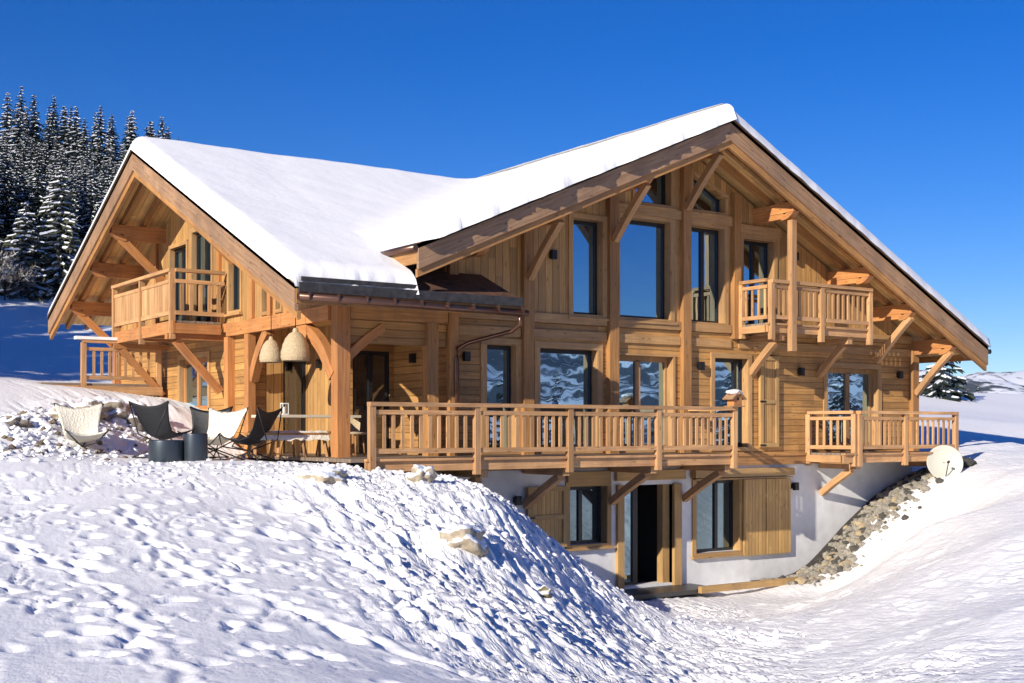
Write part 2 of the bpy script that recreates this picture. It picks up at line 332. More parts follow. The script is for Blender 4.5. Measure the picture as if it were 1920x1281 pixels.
def axis(a0, a1, st, lo, hi):
    L = list(np.arange(a0, a1, st)); s = st; x = a0
    pre = []
    while x > lo: s *= 1.09; x -= s; pre.append(x)
    s = st; x = L[-1]; post = []
    while x < hi: s *= 1.09; x += s; post.append(x)
    return np.array(pre[::-1]+L+post)
gx = np.concatenate([(_g := axis(0.8, 19., .03, -420, 19.)), np.arange(_g[-1]+.05, 28.5, .055)]); gx = np.concatenate([gx, 28.5+.06*(1.09**np.arange(1, 76)-1)/.09]); gy = axis(5.2, 21.5, .034, -420, 460)
GX, GY = np.meshgrid(gx, gy, indexing='ij')
GZ = base_h(GX, GY)+detail(GX, GY)
# footprints and hollows in the smooth snow on the left, tracks down the bank
def dimple(x, y, r, d, el=1., rim=.35):
    i0, i1 = np.searchsorted(gx, (x-4*r, x+4*r)); j0, j1 = np.searchsorted(gy, (y-4*r*el, y+4*r*el))
    if i1 <= i0 or j1 <= j0: return
    q = ((GX[i0:i1, j0:j1]-x)/r)**2+((GY[i0:i1, j0:j1]-y)/(r*el))**2
    GZ[i0:i1, j0:j1] += -d*np.exp(-q)+d*rim*np.exp(-((np.sqrt(q)-1.7)/.6)**2)
for (x0, y0, x1, y1, n, r, d) in ((2.6, 17, 2.2, 7, 20, .13, .11), (4.4, 19, 2.9, 7, 24, .14, .12), (5.6, 17.5, 3.6, 7.2, 22, .13, .11), (3.2, 15, 4.6, 8, 15, .14, .1), (6.2, 16, 5.0, 7.4, 16, .12, .1), (1.6, 14, 2.3, 8, 12, .12, .08), (5, 13, 6.6, 8, 10, .12, .09)):
    for k in range(n):
        t_ = k/n; s_ = (.17 if k % 2 else -.17)
        dimple(x0+(x1-x0)*t_+s_+rng.normal(0, .12)+.35*math.sin(t_*7+x0), y0+(y1-y0)*t_+rng.normal(0, .13), r*.62*rng.uniform(.7, 1.25), d*.6*rng.uniform(.4, 1.3), rng.uniform(1., 1.7), .2)
for k in range(230):
    y = rng.uniform(6.2, 19); x = 2.6+(y-6)*.2+rng.uniform(-1.6, 6.5)
    dimple(x, y, rng.uniform(.035, .08), rng.uniform(.015, .055), rng.uniform(1, 2.2), .2)
for (pts_, r, d) in (([(4.9, 16), (4.2, 12), (4.3, 9.5), (4.6, 7), (5.1, 5.6)], .07, .035), ([(3.0, 15), (3.3, 11), (2.7, 8.4), (2.4, 6.2)], .06, .03), ([(6.8, 14.5), (6.3, 11), (6.0, 8.4), (6.3, 6)], .07, .04)):
    for (xa_, ya_), (xb_, yb_) in zip(pts_[:-1], pts_[1:]):
        m_ = int(math.hypot(xb_-xa_, yb_-ya_)/.1)
        for k in range(m_): dimple(xa_+(xb_-xa_)*k/m_+.05*math.sin(k*.7), ya_+(yb_-ya_)*k/m_, r, d*.7, 1.2, .3)
for k in range(75):
    y = rng.uniform(11, 18.2); x = 5.6+(y-11)*.32+rng.uniform(0, 5.0); L_ = rng.uniform(1.2, 4.5); dd = rng.uniform(.03, .075); rr0 = rng.uniform(.035, .07); bend = rng.uniform(-.25, .25)
    for j in range(int(L_/.16)):
        q = j*.16; dimple(x-.25*q+bend*math.sin(q*.9)+.02*math.sin(j*2.1), y-q, rr0*(1+.3*math.sin(j*1.7+k)), dd*(.6+.4*math.sin(j*.9+k)), 2.6, .25)
for (x, y, r, d) in ((7.0, 15.6, .17, .14), (8.0, 15.9, .16, .14), (8.9, 14.6, .14, .12), (7.7, 13.2, .2, .15), (8.6, 12.2, .16, .12), (6.0, 13.6, .15, .1)): dimple(x, y, r, d, 1.6, .3)
for k in range(90):
    y = rng.uniform(7, 18); x = 10.5+(y-8)*.75+rng.uniform(-1.5, 4); dimple(x, y, rng.uniform(.06, .13), rng.uniform(.02, .05), 1.3)
# hollow trodden out in front of the lower door and under the balcony, then keep the floor surfaces clear
ins = (GX > 9.75) & (GX < 19) & (GY > 18.6) & (GY < 20.6); GZ[ins] = np.minimum(GZ[ins], -.42)
ins = (GX > 9.95) & (GX < 12.6) & (GY > 20) & (GY < 25); GZ[ins] = np.minimum(GZ[ins], -.25)
ins = (GX > 15.7) & (GX < 21.5) & (GY > 18.9) & (GY < 20.6); GZ[ins] = np.minimum(GZ[ins], -2.86)
ins = (GX > 12.4) & (GX < 26) & (GY > 20.45) & (GY < 34); GZ[ins] = np.minimum(GZ[ins], -.6)
ins = (GX > 16.2) & (GX < 18.4) & (GY > 20.0) & (GY < 23.4); GZ[ins] = -3.0
for (x, y, r, d) in ((8.35, 13.5, .42, -.2), (9.5, 16.5, .3, -.16), (8.1, 17.1, .5, -.16), (7.2, 14.6, .35, -.14), (10.1, 15.4, .5, -.18), (6.6, 12.2, .3, -.1)): dimple(x, y, r, d, 1., 0)
def ground_z(x, y):
    i = min(max(np.searchsorted(gx, x)-1, 0), len(gx)-2); j = min(max(np.searchsorted(gy, y)-1, 0), len(gy)-2)
    fx = (x-gx[i])/(gx[i+1]-gx[i]); fy = (y-gy[j])/(gy[j+1]-gy[j])
    return float((GZ[i, j]*(1-fx)+GZ[i+1, j]*fx)*(1-fy)+(GZ[i, j+1]*(1-fx)+GZ[i+1, j+1]*fx)*fy)
def grid_mesh(name, X, Y, Z, mat, parent=None, smooth=True, mask=None):
    n, m = X.shape; me = bpy.data.meshes.new(name)
    V = np.stack([X, Y, Z], -1).reshape(-1, 3)
    if parent is not None: V = V-np.array(BASE[parent])
    I = np.arange(n*m).reshape(n, m)
    F = np.stack([I[:-1, :-1], I[1:, :-1], I[1:, 1:], I[:-1, 1:]], -1).reshape(-1, 4)
    if mask is not None: F = F[mask.reshape(-1)]
    me.vertices.add(len(V)); me.vertices.foreach_set('co', V.astype(np.float32).ravel())
    me.loops.add(F.size); me.loops.foreach_set('vertex_index', F.ravel().astype(np.int32))
    me.polygons.add(len(F)); me.polygons.foreach_set('loop_start', np.arange(0, F.size, 4, dtype=np.int32)); me.polygons.foreach_set('loop_total', np.full(len(F), 4, dtype=np.int32))
    me.update(calc_edges=True); me.validate(); me.polygons.foreach_set('use_smooth', np.full(len(me.polygons), smooth)); me.materials.append(mat)
    o = bpy.data.objects.new(name, me); col.objects.link(o)
    if parent is not None: o.parent = parent
    BASE[o] = BASE.get(parent, (0, 0, 0)); return o
gd = tag(grid_mesh('snowy_ground', GX, GY, GZ, M_GSNOW), kind='structure')
_m = masks(GX, GY); _at = gd.data.attributes.new('rough_snow', 'FLOAT', 'POINT')
_at.data.foreach_set('value', ((_m[0]*1.0+_m[1]*.15+_m[2]*.5)*(1-sst(22, 34, np.hypot(GX-12, GY-14)))).astype(np.float32).ravel())

# mountains all round the valley
def mtn_mat():
    m, t, b = newmat('snowy_mountain'); tc = N(t, 'ShaderNodeTexCoord')
    n1 = N(t, 'ShaderNodeTexNoise'); n1.inputs['Scale'].default_value = .011; n1.inputs['Detail'].default_value = 8; n1.inputs['Roughness'].default_value = .68; t.links.new(tc.outputs['Object'], n1.inputs[0])
    n2 = N(t, 'ShaderNodeTexNoise'); n2.inputs['Scale'].default_value = .07; n2.inputs['Detail'].default_value = 4; t.links.new(tc.outputs['Object'], n2.inputs[0])
    sy_ = N(t, 'ShaderNodeSeparateXYZ'); t.links.new(tc.outputs['Object'], sy_.inputs[0]); frn = N(t, 'ShaderNodeMapRange'); frn.inputs[1].default_value = 0; frn.inputs[2].default_value = 700; frn.inputs[4].default_value = .085; t.links.new(sy_.outputs[1], frn.inputs[0])
    f = math_(t, 'SUBTRACT', math_(t, 'ADD', n1.outputs[0], math_(t, 'MULTIPLY', n2.outputs[0], .55)), frn.outputs[0])
    k = ramp(t, f, [(.70, (0, 0, 0)), (.78, (1, 1, 1))])
    c = mixc(t, k, (.84, .86, .9), (.05, .065, .075)); t.links.new(c, b.inputs['Base Color']); b.inputs['Roughness'].default_value = .8
    return m
nA, nR = 900, 70
th = np.linspace(0, 2*math.pi, nA+1); rr = 330*(3200/330.)**np.linspace(0, 1, nR)
TH, RR = np.meshgrid(th, rr, indexing='ij')
MX, MY = RR*np.cos(TH), RR*np.sin(TH)
bA = SN*MX+CS*MY; aA = CS*MX-SN*MY; frontness = sst(.1, .5, bA/RR); rightness = sst(.25, .55, aA/RR)
pk = np.where(frontness > 0, 1, 1)
top = (1-frontness)*(92+rightness*0)+frontness*(54)
rise = sst(500, 1500, RR)*(1-.35*sst(1700, 3200, RR))
MZ = -22+rise*(top+22)*(1+.75*fbm(MX*.0022, MY*.0022, 51, 5, .5)*2)+rise*70*(fbm(MX*.006, MY*.006, 52, 5, .55))
MZ = np.where(RR < 400, -22, MZ)
tag(grid_mesh('mountains', MX, MY, MZ, mtn_mat()), kind='structure')

# ------------------------------------------------------------------ the chalet
FY, GXW = 20.2, 10.1                       # plane of the big gable front / plane of the wing's gable
house = empty('chalet', (18.0, 24.0, -2.85), 0, 'large golden timber chalet with snow covered roofs on a white rendered basement', 'chalet')
def mainL(x): return 6.89-.430*(18.27-x)
def mainR(x): return 6.89-.505*(x-18.27)
def mainZ(x): return np.where(x < 18.27, mainL(x), mainR(x)) if isinstance(x, np.ndarray) else (mainL(x) if x < 18.27 else mainR(x))
def wingZ(y): return 6.61-.443*abs(y-27.3)
def ft(a, d, z): return (a, FY+d, z)                 # big front: a = x, d = depth inwards
def gt(a, d, z): return (GXW+d, a, z)                # wing gable: a = y
def wall(name, T, a0, a1, zb, topf, holes, th, mat, vertical=False, breaks=(), parent=None):
    """holes: (a0,a1,z0,z1a,z1b)"""
    hs = [h if len(h) == 5 else (*h, h[3]) for h in holes]
    xs = sorted({a0, a1, *breaks, *[h[0] for h in hs], *[h[1] for h in hs]}); xs = [x for x in xs if a0 <= x <= a1]
    mb = MB(); uvf0 = (lambda a, z: (z, a)) if vertical else (lambda a, z: (a, z))
    for xa, xb in zip(xs[:-1], xs[1:]):
        xm = (xa+xb)/2; cuts = []
        for h in hs:
            if h[0] < xm < h[1]:
                f = lambda x: h[3]+(h[4]-h[3])*(x-h[0])/(h[1]-h[0]); cuts.append((h[2], h[2], f(xa), f(xb)))
        cuts.sort(); la, lb = zb, zb; segs = []
        for c in cuts: segs.append((la, lb, c[0], c[1])); la, lb = c[2], c[3]
        segs.append((la, lb, topf(xa), topf(xb)))
        for (pa, pb, qa, qb) in segs:
            if qa-pa < 1e-3 and qb-pb < 1e-3: continue
            A = [(xa, pa), (xb, pb), (xb, qb), (xa, qa)]
            F = [T(a, 0, z) for a, z in A]; B = [T(a, th, z) for a, z in A]; uv = [uvf0(*q) for q in A]
            mb.quad(F, uv); mb.quad(B[::-1], uv[::-1])
            for i in range(4):
                j = (i+1) % 4; k = th
                mb.quad([F[j], F[i], B[i], B[j]], [uv[j], uv[i], (uv[i][0]+k, uv[i][1]+k*.0), (uv[j][0]+k, uv[j][1])])
    return mb.build(name, mat, parent or house)
def window(T, a0, a1, z0, z1, z1b=None, mull=(), casing=.1, setback=.2, glassm=None, fr=.06, sill=True, name='window', casmat=None, tran=(), label=None, frmat=None):
    """dark frame + mullions (window) > pane, casing, sill"""
    z1b = z1 if z1b is None else z1b; glassm = glassm or M_GLASS; casmat = casmat or W_TRIM
    zt = lambda a: z1+(z1b-z1)*(a-a0)/(a1-a0)
    f = MB()
    def bar(p, q, w_, hh, dd=.08):
        f.beam(T(p[0], setback, p[1]), T(q[0], setback, q[1]), w_, hh, up=Vector(T(0, 1, 0))-Vector(T(0, 0, 0)))
    def rect(aa, ab, za, zb_): # box in the plane
        A = [(aa, za), (ab, za), (ab, zb_), (aa, zb_)]
        f.prism([T(a, setback-.035, z) for a, z in A], Vector(T(0, .07, 0))-Vector(T(0, 0, 0)), lambda p: (p[2], p[0]))
    rect(a0, a0+fr, z0, zt(a0)); rect(a1-fr, a1, z0, zt(a1)); rect(a0+fr, a1-fr, z0, z0+fr)
    f.prism([T(a0+fr, setback-.035, zt(a0)-fr-.02), T(a1-fr, setback-.035, zt(a1)-fr-.02), T(a1-fr, setback-.035, zt(a1)), T(a0+fr, setback-.035, zt(a0))], Vector(T(0, .07, 0))-Vector(T(0, 0, 0)), lambda p: (p[2], p[0]))
    for mm in mull: rect(mm-fr*.75, mm+fr*.75, z0+fr, zt(mm)-fr)
    for tz in tran: rect(a0+fr, a1-fr, tz-fr*.5, tz+fr*.5)
    fo = f.build(name, frmat or M_DARK, house)
    if label: fo['label'] = label
    g = MB(); A = [(a0+fr, z0+fr), (a1-fr, z0+fr), (a1-fr, zt(a1-fr)-fr), (a0+fr, zt(a0+fr)-fr)]
    g.prism([T(a, setback+.005, z) for a, z in A], Vector(T(0, .012, 0))-Vector(T(0, 0, 0)), lambda p: (p[0], p[2]))
    g.build('pane', glassm, fo)
    c = MB(); n = Vector(T(0, 1, 0))-Vector(T(0, 0, 0)); s = casing
    if s:
        for q in ([(a0-s, z0-.0), (a0, z0-.0), (a0, zt(a0)), (a0-s, zt(a0))], [(a1, z0), (a1+s, z0), (a1+s, zt(a1)), (a1, zt(a1))], [(a0-s, zt(a0)), (a1+s, zt(a1)), (a1+s, zt(a1)+s*1.1), (a0-s, zt(a0)+s*1.1)], [(a0-s, z0-.07), (a1+s, z0-.07), (a1+s, z0), (a0-s, z0)]):
            ver = abs(q[1][0]-q[0][0]) < s*1.5 and abs(q[3][1]-q[0][1]) > s*1.5
            c.prism([T(a, -.035, z) for a, z in q], n*.06, (lambda p: (p[2], p[0]+p[1])) if ver else (lambda p: (p[0]+p[1], p[2])))
        # lining of the reveal
        e = .018
        c.prism([T(a0, -.03, z0), T(a0+e, -.03, z0), T(a0+e, -.03, zt(a0)), T(a0, -.03, zt(a0))], n*(setback+.0), lambda p: (p[2], p[0]+p[1]))
        c.prism([T(a1-e, -.03, z0), T(a1, -.03, z0), T(a1, -.03, zt(a1)), T(a1-e, -.03, zt(a1))], n*(setback+.0), lambda p: (p[2], p[0]+p[1]))
        c.build('casing', casmat, fo)
    if sill:
        sl = MB(); sl.prism([T(a0-s-.03, -.09, z0-.11), T(a1+s+.03, -.09, z0-.11), T(a1+s+.03, -.09, z0-.065), T(a0-s-.03, -.09, z0-.065)], n*.12, lambda p: (p[0]+p[1], p[2]))
        sl.build('sill', casmat, fo)
    return fo
# --- walls of the big block
ffh = [(15.28,16.07,2.83,4.76),(16.49,17.91,2.83,4.9),(18.46,19.49,2.83,4.9),(20.04,21.02,2.83,4.75),(16.92,17.93,5.26,5.62,6.06),(18.53,19.52,5.26,6.06,5.58)]
glh = [(13.2,13.92,.08,2.13),(14.46,15.93,.08,2.11),(16.45,17.99,.08,2.04),(19.17,20.21,.1,2.07),(22.79,24.6,.1,1.95)]
bsh = [(15.22,16.21,-1.84,-.66),(16.61,17.99,-2.78,-.67),(18.65,19.98,-2.2,-.62)]
wall('upper_wall', ft, 12.3, 26.0, 2.62, lambda x: float(mainZ(x))-.3, ffh, .35, W_SIDEV, True, breaks=(18.27,))
wall('ground_floor_wall', ft, 12.3, 26.0, -.12, lambda x: 2.62 if x < 26.0 else 2.62, glh, .35, W_SIDE)
def basewall():
    return wall('basement_wall', lambda a, d, z: (a, FY+.03+d, z), 11.9, 25.95, -3.4, lambda x: -.12, bsh, .35, M_PLASTER)
basewall()
# right side wall and back walls so that it holds up from the side
def xwall(name, X, y0, y1, z0, z1, mat, th=.3): # wall facing sideways
    mb = MB(); mb.prism([(X, y0, z0), (X, y1, z0), (X, y1, z1), (X, y0, z1)], (th, 0, 0), lambda p: (p[1], p[2])); return mb.build(name, mat, house)
xwall('side_wall', 25.68, FY+.352, 34, -.12, 2.75, W_SIDE)
xwall('basement_side_wall', 25.64, FY+.385, 34, -3.4, -.122, M_PLASTER)
wall('rear_wall', lambda a, d, z: (a, 34.0-d, z), 17.6, 25.97, -3.2, lambda x: float(mainZ(x))-.3, [], .3, W_SIDE, breaks=(18.27,))
# side wall above the wing roof, left of the big front
mb = MB(); mb.prism([(12.32, FY+.352, -.1), (12.32, 25, -.1), (12.32, 25, 4.0), (12.32, FY+.352, 4.0)], (.25, 0, 0), lambda p: (p[2], p[1])); mb.build('side_wall', W_SIDEV, house)
# boarded band and posts on the front
tr = MB()
for (z0, z1, y) in ((2.62, 2.80, -.06), (2.30, 2.48, -.045)):
    xs_ = [12.32, 14.0, 14.28, 16.15, 16.42, 18.17, 18.41, 19.66, 19.9, 25.86]
    for a, b_ in zip(xs_[0::2], xs_[1::2]): tr.bx(a+.003, b_-.003, FY+y, FY-.003, z0, z1)
tr.build('band_board', W_TRIM, house)
for (x, z0, w_, top) in ((12.42, -.1, .2, 3.9), (14.14, -.1, .24, None), (16.285, -.1, .24, None), (18.29, -.1, .22, None), (19.78, 2.5, .2, None), (25.9, -.1, .22, None)):
    p = MB(); zt_ = (float(mainZ(x))-.42) if top is None else top
    p.bx(x-w_/2, x+w_/2, FY-.13, FY-.002, z0, zt_); p.build('wall_post', W_BEAM, house)
for (x0, x1, z0) in ((16.42, 18.17, 4.98), (18.41, 19.67, 4.98), (19.89, 21.2, 4.86)):
    p = MB(); p.bx(x0, x1, FY-.07, FY-.003, z0, z0+.2); p.build('transom_beam', W_TRIM, house)
p = MB(); p.bx(12.5, 26.02, FY-.03, FY-.003, -.3, -.1); p.bx(12.5, 26.03, FY-.06, FY+.0, -.1, -.04); p.build('sill_beam', W_BEAM, house)
# --- windows
window(ft, 15.28, 16.07, 2.83, 4.76); window(ft, 16.49, 17.91, 2.83, 4.9); window(ft, 18.46, 19.49, 2.83, 4.9, mull=(18.99,), sill=False, name='balcony_door')
window(ft, 20.04, 21.02, 2.83, 4.75, mull=(20.54,), sill=False, name='balcony_door')
window(ft, 16.92, 17.93, 5.26, 5.62, 6.06, casing=.07); window(ft, 18.53, 19.52, 5.26, 6.06, 5.58, casing=.07)
window(ft, 13.2, 13.92, .08, 2.13, sill=False, casing=.12); window(ft, 14.46, 15.93, .08, 2.11, sill=False, casing=.12)
window(ft, 16.45, 17.99, .08, 2.04, mull=(17.15,), sill=False, casing=.04, name='terrace_door', fr=.09, frmat=W_TRIM)
window(ft, 19.17, 20.21, .1, 2.07, mull=(19.98,), sill=False, name='terrace_door')
window(ft, 22.79, 24.6, .1, 1.95, mull=(23.72,), sill=False, name='terrace_door', fr=.09, casing=.12, frmat=W_TRIM)
fb = lambda a, d, z: (a, FY+.03+d, z)
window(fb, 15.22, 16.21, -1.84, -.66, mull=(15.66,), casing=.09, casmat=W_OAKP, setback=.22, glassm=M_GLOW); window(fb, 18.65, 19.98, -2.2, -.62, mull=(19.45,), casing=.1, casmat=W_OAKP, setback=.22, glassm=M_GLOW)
bd = window(fb, 16.61, 17.13, -2.78, -.67, sill=False, name='basement_door', casing=0, setback=.24)
p = MB(); p.bx(17.8, 17.989, FY+.12, FY+.3, -2.78, -.67); p.build('side_panel', W_OAKP, house)
p = MB(); p.bx(17.15, 17.22, FY+.26, FY+1.0, -2.78, -.67); p.build('open_door_leaf', M_DARK, house)
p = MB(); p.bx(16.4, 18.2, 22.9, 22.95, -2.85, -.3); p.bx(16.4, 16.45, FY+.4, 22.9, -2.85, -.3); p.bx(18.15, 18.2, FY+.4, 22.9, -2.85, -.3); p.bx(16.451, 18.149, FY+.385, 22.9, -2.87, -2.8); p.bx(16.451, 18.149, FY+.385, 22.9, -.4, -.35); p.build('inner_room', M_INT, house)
p = MB()
p.bx(16.44, 16.61, FY-.05, FY+.2, -2.85, -.66); p.build('door_casing', W_OAKP, bd)
p = MB(); p.bx(17.99, 18.2, FY-.05, FY+.2, -2.85, -.66); p.build('door_casing', W_OAKP, bd)
for (x0, x1) in ((15.14, 16.24), (16.40, 18.30)):
    p = MB(); p.bx(x0, x1, FY-.07, FY+.028, -.57, -.36); p.build('lintel', W_OAKP, house)
p = MB(); p.bx(18.5, 21.55, FY-.16, FY+.028, -.55, -.37); p.bx(18.55, 21.54, FY-.13, FY-.02, -.60, -.575); rl = p.build('shutter_rail', W_OAKP, house)
def shutter(x0, x1, z0, z1, y, parent=house, mat=W_OAK, ledges=True, boards=False):
    p = MB(); p.prism([(x0, y, z0), (x1, y, z0), (x1, y, z1), (x0, y, z1)], (0, .045, 0), lambda q: (q[2], q[0])); s = p.build('shutter', mat, parent)
    q = MB()
    if ledges:
        b_ = .09; q.bx(x0, x0+b_, y-.03, y-.001, z0, z1); q.bx(x1-b_, x1, y-.03, y-.001, z0, z1)
        for zz in (z0, (z0+z1)/2-b_/2, z1-b_): q.bx(x0+b_+.001, x1-b_-.001, y-.028, y-.001, zz, zz+b_)
        q.build('shutter_frame', W_OAKP, s)
        h = MB()
        for zz in (z0+.04, (z0+z1)/2): h.bx(x0-.02, x0+.16, y-.04, y-.03, zz-.02, zz+.02)
        h.build('hinge', M_IRON, s)
    return s
shutter(14.15, 15.1, -1.85, -.64, FY-.05)
shutter(20.03, 20.7, -2.32, -.62, FY-.08, ledges=False); shutter(20.73, 21.5, -2.32, -.62, FY-.08, ledges=False)
shutter(20.52, 21.1, .1, 2.15, FY-.07, mat=W_SIDEV)
for (x, z) in ((12.72, 1.88), (14.76, 3.97), (18.73, 1.87), (21.85, 1.83), (25.35, 1.84), (21.66, 4.47), (13.9, -.89), (21.66, -.81)):
    p = MB(); p.bx(x-.06, x+.06, FY-.13, FY-.045, z-.09, z+.09); p.bx(x-.045, x+.045, FY-.05, FY+.03, z-.06, z+.06); p.build('wall_lamp', M_LAMP, house)

# --- roofs
def slab(name, plan, zf, dz0, dz1, mat, uvf, split=False):
    mb = MB(); A = [(x, y, zf(x, y)+dz0) for x, y in plan]; mb.prism(A, (0, 0, dz1-dz0), uvf); return mb.build(name, mat, house)
VY, VX = 18.75, 8.63
planL = [(10.88, VY), (18.27, VY), (18.27, 34.2), (16.2, 34.2), (17.2, 27.3), (10.88, 20.9)]
planR = [(18.27, VY), (26.93, VY), (26.93, 34.9), (18.27, 34.9)]
fL = lambda x, y: mainL(x); fR = lambda x, y: mainR(x)
slab('roof_slope', planL, fL, -.09, 0, M_TILE, lambda p: (p[0], p[1])); slab('roof_slope', planR, fR, -.09, 0, M_TILE, lambda p: (p[0], p[1]))
slab('soffit', [(10.96, VY+.03), (18.27, VY+.03), (18.27, 33), (16.2, 33), (17.0, 27.3), (10.96, 21.2)], fL, -.2, -.093, W_SOFF, lambda p: (p[0]*1.09, p[1])); slab('soffit', [(18.27, VY+.03), (26.86, VY+.03), (26.86, 34.8), (18.27, 34.8)], fR, -.2, -.093, W_SOFF, lambda p: (p[0]*1.12, p[1]))
plF = [(VX, 18.9), (13.1, 18.9), (13.1, 20.195), (12.25, 20.195), (12.25, 22.5), (16.9, 27.3), (VX, 27.3)]
plB = [(VX, 27.3), (16.9, 27.3), (16.9, 34.4), (VX, 34.4)]
wf = lambda x, y: wingZ(y)
slab('roof_slope', plF, wf, -.09, 0, M_BRTILE, lambda p: (p[0], p[1])); slab('roof_slope', plB, wf, -.09, 0, M_TILE, lambda p: (p[0], p[1]))
uy = lambda p: (p[1]*1.09, p[0])
slab('soffit', [(VX+.03, 18.95), (13.05, 18.95), (13.05, 20.19), (12.2, 20.19), (12.2, 27.3), (VX+.03, 27.3)], wf, -.2, -.093, W_SOFF, uy); slab('soffit', [(VX+.03, 27.3), (16.5, 27.3), (16.5, 34.3), (VX+.03, 34.3)], wf, -.2, -.093, W_SOFF, uy)
# bargeboards: a deep weathered board with a thinner one under it
def barge(P0, P1, out, th=.07, h=.44, top=-.006, h2=.14):
    P0, P1, out = Vector(P0), Vector(P1), Vector(out)
    d = (P1-P0); ln = d.length
    def uvf(p): p = Vector(p); t_ = (p-P0).dot(d)/ln; return (t_, p[2]-(P0[2]+d[2]*t_/ln))
    mb = MB(); up = Vector((0, 0, 1))
    mb.prism([P0+up*(top-h), P1+up*(top-h), P1+up*top, P0+up*top], out*-th, uvf); o = mb.build('bargeboard', W_BARGE, house)
    mb = MB(); i = -out*.045; b0 = top-h-.002
    mb.prism([P0+i+up*(b0-h2), P1+i+up*(b0-h2), P1+i+up*b0, P0+i+up*b0], out*-th, uvf); mb.build('lower_bargeboard', W_BEAM, o)
    mb = MB(); i = out*.02; mb.prism([P0+i+up*(top+.001), P1+i+up*(top+.001), P1+i+up*(top+.035), P0+i+up*(top+.02)], out*-.1, uvf); mb.build('flashing', W_BARGE, o)
o_ = (0, -1, 0)
barge((10.88, VY, mainL(10.88)), (18.268, VY, mainL(18.268)), o_); barge((18.272, VY, mainR(18.272)), (26.93, VY, mainR(26.93)), o_)
o_ = (-1, 0, 0)
barge((VX, 18.9, wingZ(18.9)), (VX, 27.298, wingZ(27.298)), o_); barge((VX, 27.302, wingZ(27.302)), (VX, 34.4, wingZ(34.4)), o_)
# rafters under the overhangs
for y in (19.25, 19.75):
    mb = MB(); mb.beam((11.0, y, mainL(11.0)-.275), (18.2, y, mainL(18.2)-.275), .09, .15); mb.build('rafter', W_BEAM, house)
    mb = MB(); mb.beam((18.35, y, mainR(18.35)-.275), (26.8, y, mainR(26.8)-.275), .09, .15); mb.build('rafter', W_BEAM, house)
for x in (9.1, 9.6):
    mb = MB(); mb.beam((x, 19.0, wingZ(19.0)-.275), (x, 27.2, wingZ(27.2)-.275), .09, .15); mb.build('rafter', W_BEAM, house)
    mb = MB(); mb.beam((x, 34.3, wingZ(34.3)-.275), (x, 27.4, wingZ(27.4)-.275), .09, .15); mb.build('rafter', W_BEAM, house)
# purlins with shaped corbels and braces
def purlin_front(x, zroof, brace=True, tip=18.98, w_=.2, arm=1.15, low=1.2):
    z = zroof-.46; mb = MB(); mb.beam((x, tip, z), (x, FY-.0, z), w_, .22)
    mb.beam((x, tip+.3, z-.17), (x, FY-.0, z-.17), w_*.85, .12); mb.brace((x, tip+.02, z-.05), (x, tip+.36, z-.2), w_*.9, .12, .06, (0, 0, -1), 4); pu = mb.build('purlin_end', W_ORANGE, house)
    if brace:
        mb = MB(); mb.brace((x, FY-.14, z-low), (x, FY-arm, z-.2), .13, .14, .035, (0, .5, .5)); mb.build('roof_brace', W_RAIL, house)
for x, br in ((12.42, False), (14.14, True), (16.285, True), (18.27, True), (20.45, False), (22.9, False), (24.4, True), (25.9, True)):
    purlin_front(x, float(mainZ(x)), br)
def purlin_wing(y, brace=True, tip=8.82, low=1.15):
    z = wingZ(y)-.46; mb = MB(); mb.beam((tip, y, z), (GXW, y, z), .2, .22); mb.beam((tip+.28, y, z-.17), (GXW, y, z-.17), .17, .12); mb.brace((tip+.02, y, z-.05), (tip+.34, y, z-.2), .18, .12, .05, (0, 0, -1), 4); mb.build('purlin_end', W_ORANGE, house)
    if brace: mb = MB(); mb.brace((GXW-.02, y, z-low), (GXW-1.05, y, z-.2), .14, .16, .0, (1, 0, 0)); mb.build('roof_brace', W_ORANGE, house)
for y, br in ((27.3, False), (29.5, True), (31.1, False), (32.9, True), (25.1, True), (23.4, False), (21.7, False)): purlin_wing(y, br)
# --- wing gable
gtop = lambda y: wingZ(y)-.3
ugh = [(27.95, 29.05, 2.9, 4.75), (26.4, 27.6, 2.72, 4.95), (24.75, 25.4, 3.0, 4.05), (23.35, 23.62, 2.85, wingZ(23.35)-1.0), (22.7, 22.95, 2.85, wingZ(22.7)-1.0)]
wall('gable_wall', gt, 20.2, 33.1, 2.62, gtop, ugh, .25, W_SIDEV, True, breaks=(27.3,))
wall('ground_floor_wall', gt, 24.1, 33.1, -.2, lambda y: 2.62, [(26.6, 28.4, .95, 2.1)], .25, W_SIDE)
window(gt, 27.95, 29.05, 2.9, 4.75, mull=(28.5,), setback=.12, casing=.08, sill=False); window(gt, 26.4, 27.6, 2.72, 4.95, mull=(27.0,), setback=.12, casing=.09, sill=False, name='balcony_door')
window(gt, 24.75, 25.4, 3.0, 4.05, mull=(25.07,), setback=.12, casing=.07); window(gt, 26.6, 28.4, .95, 2.1, mull=(27.5,), setback=.12, casing=.11, fr=.08, name='window', frmat=W_ORANGE)
for y in (22.3, 23.2, 24.1, 25.9, 30.0, 31.5, 32.98):
    mb = MB(); mb.bx(GXW-.07, GXW-.003, y-.07, y+.07, 2.75, wingZ(y)-.42); mb.build('wall_post', W_ORANGE, house)
mb = MB(); mb.bx(GXW-.16, GXW-.003, 20.35, 25.2, 2.45, 2.72); mb.build('tie_beam', W_ORANGE, house)
mb = MB(); mb.bx(GXW-.1, GXW-.003, 25.21, 33.12, 2.56, 2.74); mb.build('band_board', W_ORANGE, house)
